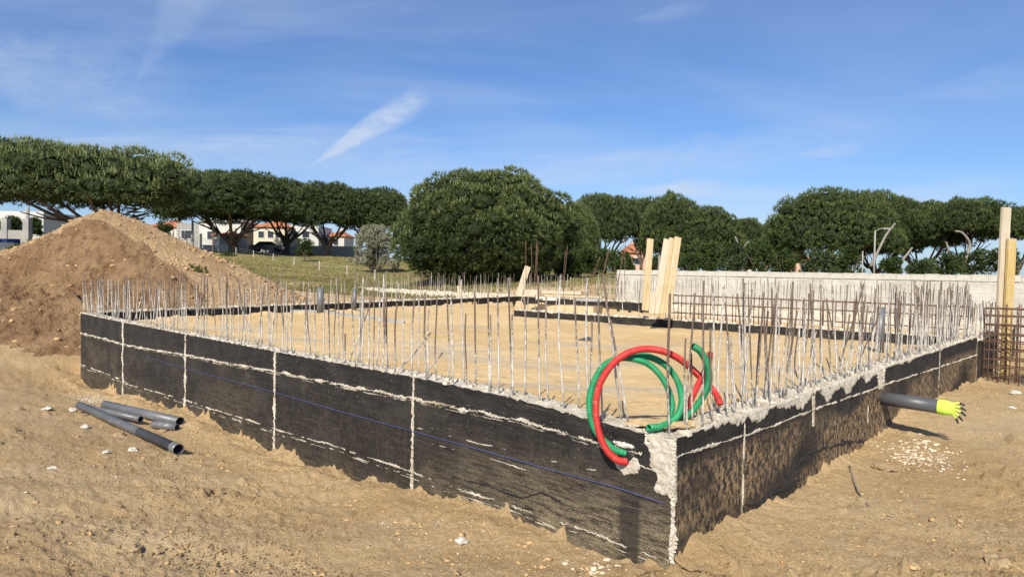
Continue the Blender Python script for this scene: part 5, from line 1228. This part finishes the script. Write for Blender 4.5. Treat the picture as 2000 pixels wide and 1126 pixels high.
# ------------------------------------------------------------------ houses
def house(px0, px1, yt, yb, Y, dep, mat, label, roof=True, wins=(), roofh=1.1, ry=0, name='house', roofmat=None):
    a = at(px0, yb, Y); b = at(px1, yb, Y); t = at((px0 + px1) / 2, yt, Y); w_ = b.x - a.x; z0 = min(a.z, b.z) - 1.5; h = t.z - z0
    root = empty(name, ((a.x + b.x) / 2, Y + dep / 2, z0), ry, label=label, cat='house', group='houses beyond the pines')
    m_ = MB(); m_.box((0, 0, h / 2), (w_, dep, h)); m_.obj('wall', mat, root)
    if roof:
        e = .35; m_ = MB(); hx2, hy2 = w_ / 2 + e, dep / 2 + e; rl = max(w_ / 2 - dep / 2, .3)
        v = [(-hx2, -hy2, h), (hx2, -hy2, h), (hx2, hy2, h), (-hx2, hy2, h), (-rl, 0, h + roofh), (rl, 0, h + roofh), (-hx2, -hy2, h - .12), (hx2, -hy2, h - .12), (hx2, hy2, h - .12), (-hx2, hy2, h - .12)]
        v = [(x, y, z + .003) for x, y, z in v]
        m_.add(v, [(0, 1, 5, 4), (1, 2, 5), (2, 3, 4, 5), (3, 0, 4), (6, 7, 1, 0), (7, 8, 2, 1), (8, 9, 3, 2), (9, 6, 0, 3), (9, 8, 7, 6)]); ro = m_.obj('roof', roofmat or M_roof, root)
        m_ = MB(); m_.box((rl * .4, .6, h + roofh * .9), (.6, .6, 1.2)); m_.obj('chimney', M_white, ro)
    for (fx_, fz, ww, wh) in wins:
        m_ = MB(); x0 = -w_ / 2 + w_ * fx_; z_c = h - fz
        for s_ in (-1, 1): m_.box((x0 + s_ * (ww / 2 + .04), -dep / 2 - .03, z_c), (.08, .10, wh + .16)); m_.box((x0, -dep / 2 - .03, z_c + s_ * (wh / 2 + .04)), (ww - .002, .098, .08))
        wo_ = m_.obj('window', M_frame, root); m_ = MB(); m_.box((x0, -dep / 2 - .008, z_c), (ww - .01, .03, wh - .01)); m_.obj('pane', M_glass, wo_)
    return root
house(-60, 85, 412, 470, 62, 9, M_white, 'white house behind the left edge, beneath the huge near pine', False, [(.35, 1.6, 1.0, 1.1), (.7, 1.6, 1.0, 1.1), (.9, 1.6, .8, 1.1)])
house(285, 345, 442, 480, 112, 9, M_white, 'white house with an orange hipped roof, just right of the heap', True, [(.5, 1.6, 1.2, 1.2), (.8, 1.6, .9, 1.2)], 1.3)
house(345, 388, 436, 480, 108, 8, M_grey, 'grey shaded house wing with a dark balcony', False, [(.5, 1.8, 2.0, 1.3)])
house(388, 470, 432, 484, 104, 9, M_white, 'large white gabled house left of the forked trunk', True, [(.3, 2.2, 1.2, 1.2), (.7, 2.4, 1.2, 1.2)], 1.4, roofmat=M_grey)
house(418, 462, 458, 488, 94, 4, M_white, 'low white outbuilding with a dark red lean-to roof', True, [(.35, .9, .6, .9), (.75, 1.1, .7, 1.4)], .5)
house(495, 556, 442, 480, 106, 9, M_cream, 'cream house seen between the pine trunks', True, [(.25, 1.3, .9, 1.0), (.55, 1.3, .9, 1.0), (.8, 1.3, .9, 1.0)], 1.2)
house(560, 622, 440, 482, 110, 8, M_white, 'pale grey white house right of the cream one', False, [(.25, 1.5, 1.1, 1.0), (.6, 1.5, 1.1, 1.0)])
house(640, 672, 460, 486, 115, 7, M_white, 'small white house with an orange roof left of the silvery tree', True, [(.5, 1.2, .8, .9)], 1.0)
house(1228, 1262, 492, 520, 95, 8, M_pink, 'pinkish house with an orange roof glimpsed beneath the pines', True, [(.5, 1.3, .9, .9)], 1.4)
house(1555, 1588, 508, 530, 84, 7, M_pink, 'house with a large orange roof under the broadest pine', True, [(.5, 1.0, .9, .9)], 1.2)
house(1460, 1500, 520, 532, 120, 7, M_white, 'low distant white house left of the broadest pine', True, [(.3, .9, .9, .8), (.7, .9, .9, .8)], .6)
# walls by the left edge
def lowwall(px0, px1, yt, yb, Y, mat, label, th=.25, posts=()):
    a = at(px0, yb, Y); b = at(px1, yb, Y); zt = at((px0 + px1) / 2, yt, Y).z; z0 = a.z - 1.0; m_ = MB(); w_ = b.x - a.x
    root = empty('garden_wall', ((a.x + b.x) / 2, Y, z0), label=label, cat='wall', group='low walls beyond the heap'); m_.box((0, 0, (zt - z0) / 2), (w_, th, zt - z0), jit=.01); m_.obj('wall_body', mat, root)
    for q in posts: m_ = MB(); m_.box((-w_ / 2 + w_ * q, -.01, (zt - z0) / 2 + .35), (.35, .35, zt - z0 + .7)); m_.obj('pillar', M_grey, root)
    return root
lowwall(-60, 60, 449, 470, 40, M_grey, 'grey block wall with a pillar behind the left slope of the heap', posts=(.6, .95))
lowwall(-60, 36, 466, 472, 34, M_bluew, 'blue banded low wall at the left edge')
lowwall(-60, 30, 473, 490, 33.5, M_white, 'white low wall under the blue band at the left edge')
lowwall(349, 376, 481, 496, 70, M_palebl, 'pale blue grey block standing at the edge of the field')
lowwall(392, 418, 478, 489, 86, M_white, 'short white wall beside the dark slender pole')
lowwall(440, 700, 479, 492, 99, M_white, 'long white garden wall behind the pine trunks')
# parked car in the shade
cp = at(522, 492, 92); car = empty('parked_car', (cp.x, 92, cp.z), .15, label='dark car parked in the shade under the pines', cat='car')
V = []; prof = [(-2.1, .35), (-2.1, .8), (-1.5, .95), (-.9, 1.42), (.6, 1.45), (1.3, .98), (2.05, .85), (2.15, .4)]; nP = len(prof)
for s_ in (-.85, .85): V += [(x, s_ * (1 if z < 1.1 else .85), z) for x, z in prof]
Fc = [tuple(range(nP)), tuple(reversed(range(nP, 2 * nP)))] + [(i, i + nP, (i + 1) % nP + nP, (i + 1) % nP) for i in range(nP)]
obj('body', mesh('body', V, Fc, M_carpaint), car)
for s_ in (-.8, .8):
    for x in (-1.35, 1.35): m_ = MB(); m_.tube([(x, s_ - .1, .33), (x, s_ + .1, .33)], .33, 14); m_.obj('wheel', M_black, car)
m_ = MB(); m_.add([(-1.35, -.872, 1.0), (1.1, -.872, 1.0), (.55, -.76, 1.38), (-.85, -.76, 1.38)], [(0, 1, 2, 3)]); m_.add([(-1.35, -.86, 1.0), (1.1, -.86, 1.0), (.55, -.75, 1.38), (-.85, -.75, 1.38)], [(3, 2, 1, 0)]); m_.obj('window', M_glass, car)

# ------------------------------------------------------------------ grass of the field (nobody could count it)
n = 46000; r_ = 30 * np.exp(rng.random(n) * math.log(95 / 30)); a_ = np.radians(rng.uniform(-42, 8, n)); x = r_ * np.sin(a_); y = r_ * np.cos(a_)
k = (fbm(x * .18 + 3, y * .18, 4) + rng.uniform(-.3, .35, n) > 0) & (sdist(x, y, polyF) > 3); x, y = x[k], y[k]; z = soil_z(x, y)
V, Fq, T = tuft_cloud(np.c_[x, y, z - .02], np.tile([0, 0, 1.], (len(x), 1)), rng.uniform(.1, .9, len(x)), 3, .17, .05, .35, .3)
obj('grass', fastmesh('grass', V, Fq, M_grassb, attrs={'tone': T}), kind='stuff')
# a few weeds on the heap
for px, py, lab in [(28, 482, 'green weed tuft on the left flank of the soil heap'), (105, 433, 'small weed high on the left slope of the soil heap'), (390, 528, 'weed on the right slope of the soil heap')]:
    d = ray(px, py); Y = 16.0
    while Y < 30:
        p = at(px, py, Y); hz2, _ = heap_h(np.array([p.x]), np.array([p.y]))
        if p.z < hz2[0]: break
        Y += .05
    pts = np.c_[rng.normal(0, .16, 34), rng.normal(0, .1, 34), np.zeros(34)]; zz2, _ = heap_h(p.x + pts[:, 0], p.y + pts[:, 1]); pts[:, 2] = zz2 - p.z
    V, Fq, T = tuft_cloud(pts, np.tile([0, 0, 1.], (34, 1)), rng.uniform(.2, 1, 34), 6, .10, .03, .6, .2)
    obj('weed', fastmesh('weed', V, Fq, M_shrub, attrs={'tone': T}), loc=p, label=lab, cat='weed', kind='stuff')
